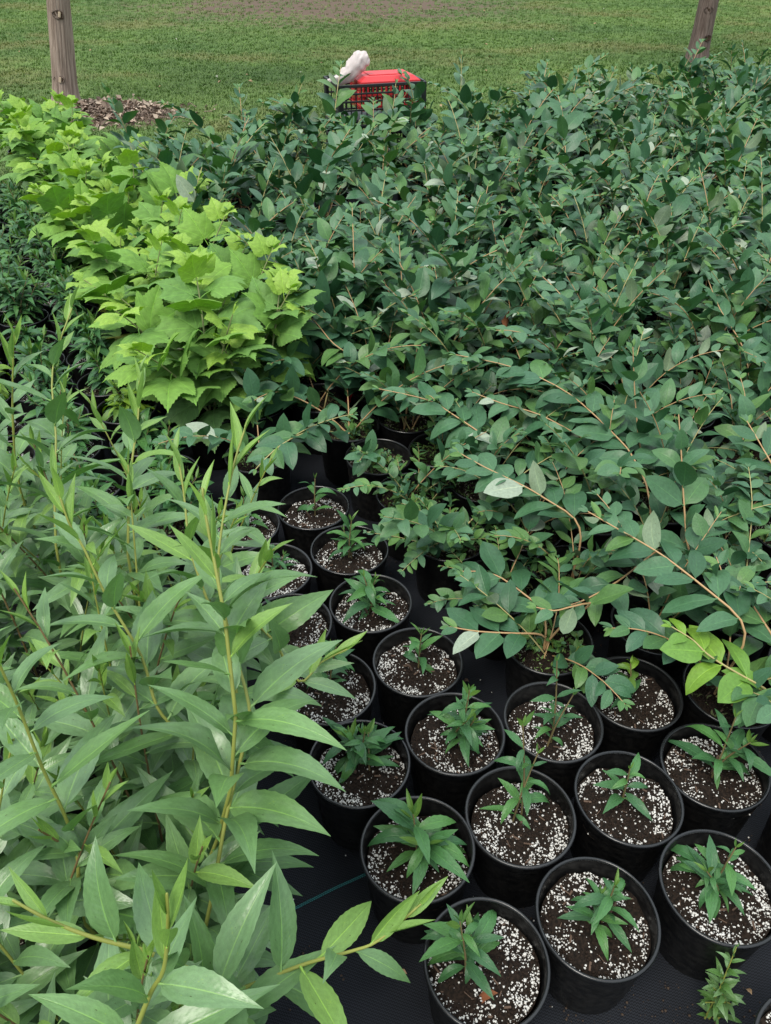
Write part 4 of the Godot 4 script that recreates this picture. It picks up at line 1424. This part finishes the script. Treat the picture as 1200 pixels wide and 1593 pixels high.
func build_seedlings() -> void:
	var g := "seedlings in perlite pots"
	var V := Vector2.ZERO
	# x, z, foot in the pot, lean, height, leaves, leaf length, bright, stems, label
	var front := [
		[0.166, -0.551, Vector2(-0.03, 0.005), Vector2(-0.015, -0.03), 0.10, 12, 0.088, false, 2, "nearest seedling pot at the bottom edge, a curled red-brown leaf on its soil"],
		[0.370, -0.620, Vector2(0.015, -0.01), Vector2(0.005, -0.01), 0.085, 14, 0.070, false, 2, "bushy seedling in the nearest row with a pale wet leaf at its lower rim"],
		[0.603, -0.675, Vector2(-0.005, -0.01), Vector2(0.02, -0.02), 0.10, 10, 0.074, false, 2, "seedling with lime shoot tips and two round weed leaves on white perlite"],
		[0.060, -0.739, Vector2(0.0, -0.01), Vector2(-0.01, -0.02), 0.10, 14, 0.095, false, 2, "seedling with long drooping leaves hiding most of its pot, beside the teal thread"],
		[0.264, -0.809, Vector2(0.005, -0.02), Vector2(-0.015, -0.05), 0.17, 8, 0.082, false, 1, "tall single-stem seedling leaning over the back rim of its half-bare perlite pot"],
		[0.476, -0.847, Vector2(0.0, -0.015), Vector2(0.0, -0.01), 0.075, 10, 0.070, false, 1, "low compact seedling in the pot behind and between the two front-row pots"],
		[0.677, -0.918, Vector2(0.0, 0.0), Vector2(0.015, -0.03), 0.13, 10, 0.084, false, 1, "tall dark seedling with spreading leaves near the yellow-leaved honeysuckle"],
		[-0.052, -0.924, Vector2(0.0, -0.02), Vector2(0.01, -0.01), 0.09, 14, 0.072, false, 3, "bushy many-leaved seedling in the pot nearest the bare black fabric"],
		[0.149, -0.997, Vector2(0.015, -0.01), Vector2(0.01, -0.02), 0.11, 12, 0.076, false, 2, "dense upright seedling with a dry tan leaf at the left of its soil"],
		[0.359, -1.027, Vector2(0.0, 0.02), Vector2(-0.01, -0.04), 0.15, 8, 0.066, false, 1, "upright thin-stemmed seedling with a pale side sprig in its pot"],
		[0.554, -1.108, Vector2(0.0, -0.01), Vector2(-0.01, -0.02), 0.09, 10, 0.080, true, 1, "seedling with bright lime leaves in the pot below the honeysuckle"],
		[0.073, -1.200, Vector2(0.005, -0.01), Vector2(0.005, -0.02), 0.085, 8, 0.074, false, 1, "seedling with yellow-green heart under a drooping honeysuckle shoot"],
		[-0.129, -1.124, Vector2(0.0, -0.02), Vector2(0.02, -0.01), 0.10, 10, 0.070, false, 1, "seedling whose pot is half hidden by the willow's arching leaf"],
		[-0.034, -1.391, Vector2(0.0, -0.01), Vector2(-0.02, -0.015), 0.085, 8, 0.078, false, 2, "two-stemmed seedling with wide white perlite and tan wood bits"],
		[-0.234, -1.313, Vector2(-0.02, -0.01), Vector2(-0.01, -0.01), 0.07, 10, 0.056, false, 1, "small tufted seedling with tiny crowded leaves, next to the willows"],
		[-0.303, -1.518, Vector2(0.0, -0.02), Vector2(0.0, -0.01), 0.07, 8, 0.062, false, 1, "small seedling at the back left of the perlite pots, against the willows"],
		[-0.102, -1.596, Vector2(0.0, -0.01), Vector2(0.01, -0.02), 0.10, 10, 0.072, false, 1, "bluish seedling with broad leaves in the pot one before the rearmost"],
		[-0.209, -1.783, Vector2(0.0, -0.01), Vector2(0.005, -0.02), 0.09, 8, 0.076, false, 1, "rearmost seedling of the perlite pots, its leaves drooping like a star"],
		[-0.410, -1.709, Vector2(0.0, -0.02), Vector2(0.01, -0.01), 0.09, 8, 0.066, false, 1, "half-hidden seedling pot behind the tips of the tallest willow"],
		[0.849, -0.790, Vector2(-0.03, 0.0), Vector2(-0.03, 0.0), 0.11, 8, 0.074, false, 1, "seedling pot cut off by the right border, its leaves reaching left"],
		[0.665, -0.400, Vector2(0.0, 0.0), Vector2(0.0, 0.0), 0.07, 6, 0.06, false, 1, "pot whose pale rim cuts the bottom right corner of the picture"]]
	for s in front:
		var t := seedling("potted_seedling", s[0], s[1], s[2], s[3], s[4] * R(1.15, 1.45), maxi(int(s[5]) - 2, 6), s[6], s[7], s[9], g, int(s[8]) + (1 if R(0, 1) < 0.7 else 0))
		if s[9].contains("red-brown"):
			var d := base("dead_leaf", Vector3(s[0] + 0.0, 0.172, s[1] + 0.05), 0.4)
			var dl := put(d, "blade", blade(8, func(q: float) -> float: return 0.22 * sin(PI * q) + 0.01, 0.9, 1.6, 0.3, 1.2, 0.1, 0.0, 1.0), M.dead, Transform3D(Basis.from_scale(Vector3.ONE * 0.055), Vector3(0.02, 0.008, 0)))
			dl.rotation.y = 1.2
			tag(d, "curled red-brown dead leaf on the soil of the nearest pot", "leaf")
	# small dark plants along the left of the fabric path
	var far_g := "small plants left of the path"
	var k := 0
	for row in range(-3, 16):
		for col in 5:
			var q: Vector2 = Vector2(-0.70, -1.95) + LAT_U * 1.02 * row - LAT_V * col + Vector2(R(-0.015, 0.015), R(-0.015, 0.015))
			if q.y < -4.9 or q.y > -1.42: continue
			if q.x < -0.54 * depth_at(Vector3(q.x, 0.3, q.y)) - 0.05: continue
			if Vector2(q.x + 0.395, q.y + 1.715).length() < 0.2 or Vector2(q.x + 0.291, q.y + 1.52).length() < 0.2: continue
			if q.y > -1.6 and q.x > -0.95: continue
			var deep: bool = row > 5
			var w := "bushy" if deep and col > 0 else "low dark"
			var lab := "%s plant left of the path, %s row back, %s pot from path" % [w, ordinal(row + 4), ordinal(col + 1)]
			var hh := R(0.18, 0.32) if deep else R(0.12, 0.22)
			var t := seedling("potted_seedling", q.x, q.y, V, Vector2(R(-0.06, 0.06), R(-0.06, 0.05)), hh, 18 if deep else 14, R(0.075, 0.098), R(0, 1) < 0.06, lab, far_g, 7 if deep else 5, "perlite" if R(0, 1) < 0.45 else "moss")
			k += 1
	print("left seedlings ", k)
	# a weed that grew up through the fabric in front
	var wd := base("weed", Vector3(0.575, 0.008, -0.530))
	tag(wd, "slender pale green weed growing up from the fabric beside the corner pot", "weed")
	for q in 4:
		var hh := [0.22, 0.15, 0.12, 0.09][q] as float
		var p := catmull([Vector3(q * 0.008, 0, 0), Vector3(q * 0.012, hh * 0.5, -0.008), Vector3(q * -0.01 + 0.006, hh, -0.03 + 0.012 * q)], 5)
		var sh := finish(paired_shoot(p, 0.015, 0.024, 0.016, 0.042, 0.016), 0.002, 0.001)
		set_shoot(wd, sh, "seed", M.willow_stem, Transform3D(), q, func(age: float) -> Array: return [LEAF.seed, TINT.seed_tip[1] if R(0, 1) < 0.5 else TINT.willow[0], false])

# ---------------------------------------------------------------- litter on the fabric
func build_litter() -> void:
	# crumbs of soil and perlite trodden over the fabric
	var pb := Bag.new()
	var sb := Bag.new()
	var n := noise(3.0, 3, 91)
	for k in 16000:
		var x := R(-0.5, 1.0)
		var z := R(-1.9, -0.2)
		var w := n.get_noise_2d(x * 1.2, z * 1.2) + (0.4 if Vector2(x - 0.45, z + 0.44).length() < 0.17 else 0.0)
		if w < 0.2: continue
		grain(sb, Vector3(x, 0.013, z), lerpf(0.0006, 0.0036, pow(R(0, 1), 2.0)))
	for k in 240:
		grain(pb, Vector3(R(-0.4, 0.9), 0.014, R(-1.9, -0.25)), R(0.001, 0.0024))
	var a := top("soil_crumbs", bag_mesh(sb), M.dry_soil)
	tag(a, "spilt soil crumbs scattered on the black fabric", "soil", "", "stuff")
	var b := top("perlite_crumbs", bag_mesh(pb), M.perlite)
	tag(b, "spilt white perlite grains scattered on the black fabric", "perlite", "", "stuff")
	var spots := [[-0.115, -0.905, "small brown leaf scrap on the fabric near the teal thread"], [-0.145, -1.045, "tiny dark leaf scrap on the fabric below the willow's low branch"], [0.04, -0.60, "small dry leaf scrap on the fabric before the long-leaved seedling"], [0.67, -0.565, "tan leaf scrap on the fabric beside the lime-tipped seedling's pot"], [0.215, -1.29, "brown leaf scrap in the fabric gap behind the perlite pots"]]
	for s in spots:
		var d := base("leaf_scrap", Vector3(s[0], 0.016, s[1]), R(0, TAU))
		put(d, "blade", blade(6, func(q: float) -> float: return 0.25 * sin(PI * q) + 0.02, 0.8, 1.2, 0.4, 0.9, 0.2, 0.0, 2.0), M.chip if R(0, 1) < 0.6 else M.tan_leaf, Transform3D(Basis.from_scale(Vector3.ONE * R(0.018, 0.03)), Vector3(0, 0.002, 0)))
		tag(d, s[2], "leaf")
	var hung := base("dead_leaf", Vector3(0.435, 0.44, -2.57), 0.3)
	put(hung, "blade", blade(8, func(q: float) -> float: return 0.2 * sin(PI * q) + 0.02, 0.7, 0.5, 0.3, 0.8, 0.15, 0.0, 3.0), M.dead, Transform3D(Basis(Vector3.RIGHT, -1.3).scaled(Vector3.ONE * 0.085), Vector3(0, 0.03, 0)))
	put(hung, "shrivelled_tip", blade(8, func(q: float) -> float: return 0.2 * sin(PI * q) + 0.02, 0.9, 1.2, 0.3, 1.0, 0.15, 0.0, 1.0), M.dead, Transform3D(Basis(Vector3.RIGHT, -1.5).scaled(Vector3.ONE * 0.06), Vector3(0.006, -0.04, 0.006)))
	tag(hung, "shrivelled orange-brown leaf caught upright among the honeysuckle shoots", "leaf")
	var marker := base("plant_tag", Vector3(-0.128, 0.165, -2.46), 0.3)
	put(marker, "label_strip", rounded_box(Vector3(0.018, 0.075, 0.0012), 0.0004), mat(lin(0.42, 0.012, 0.03), 0.4), Transform3D(Basis(Vector3.FORWARD, 0.25), Vector3(0, 0.04, 0)))
	tag(marker, "small dark red plastic plant tag stuck in a honeysuckle pot", "plant tag")
	# fallen leaves and seed heads dotted over the lawn
	for kind in 2:
		var lb := Bag.new()
		for k in [70, 26][kind]:
			var z := R(-19.0, -7.5)
			var x := R(-0.55, 0.55) * -z
			if z > far_edge(x) - 0.5: continue
			var l := R(0.025, 0.06)
			lb.add(PackedVector3Array([Vector3(0, 0, 0), Vector3(-0.32, 0.15, -0.5), Vector3(0, 0, -1), Vector3(0.32, 0.2, -0.5), Vector3(0, -0.05, -0.5)]), PackedVector2Array(), PackedInt32Array([0, 1, 4, 1, 2, 4, 2, 3, 4, 3, 0, 4]), leaf_xf(Vector3(x, 0.035, z), Vector3(R(-1, 1), R(-0.2, 0.4), R(-1, 1)), Vector3(R(-0.6, 0.6), 1, R(-0.6, 0.6)), Vector3.ONE * l))
		var fl := top("fallen_leaves", bag_mesh(lb), M.tan_leaf if kind == 0 else M.dull_perlite)
		tag(fl, "dry tan leaves scattered over the lawn" if kind == 0 else "small pale petals scattered over the lawn", "litter", "", "stuff")
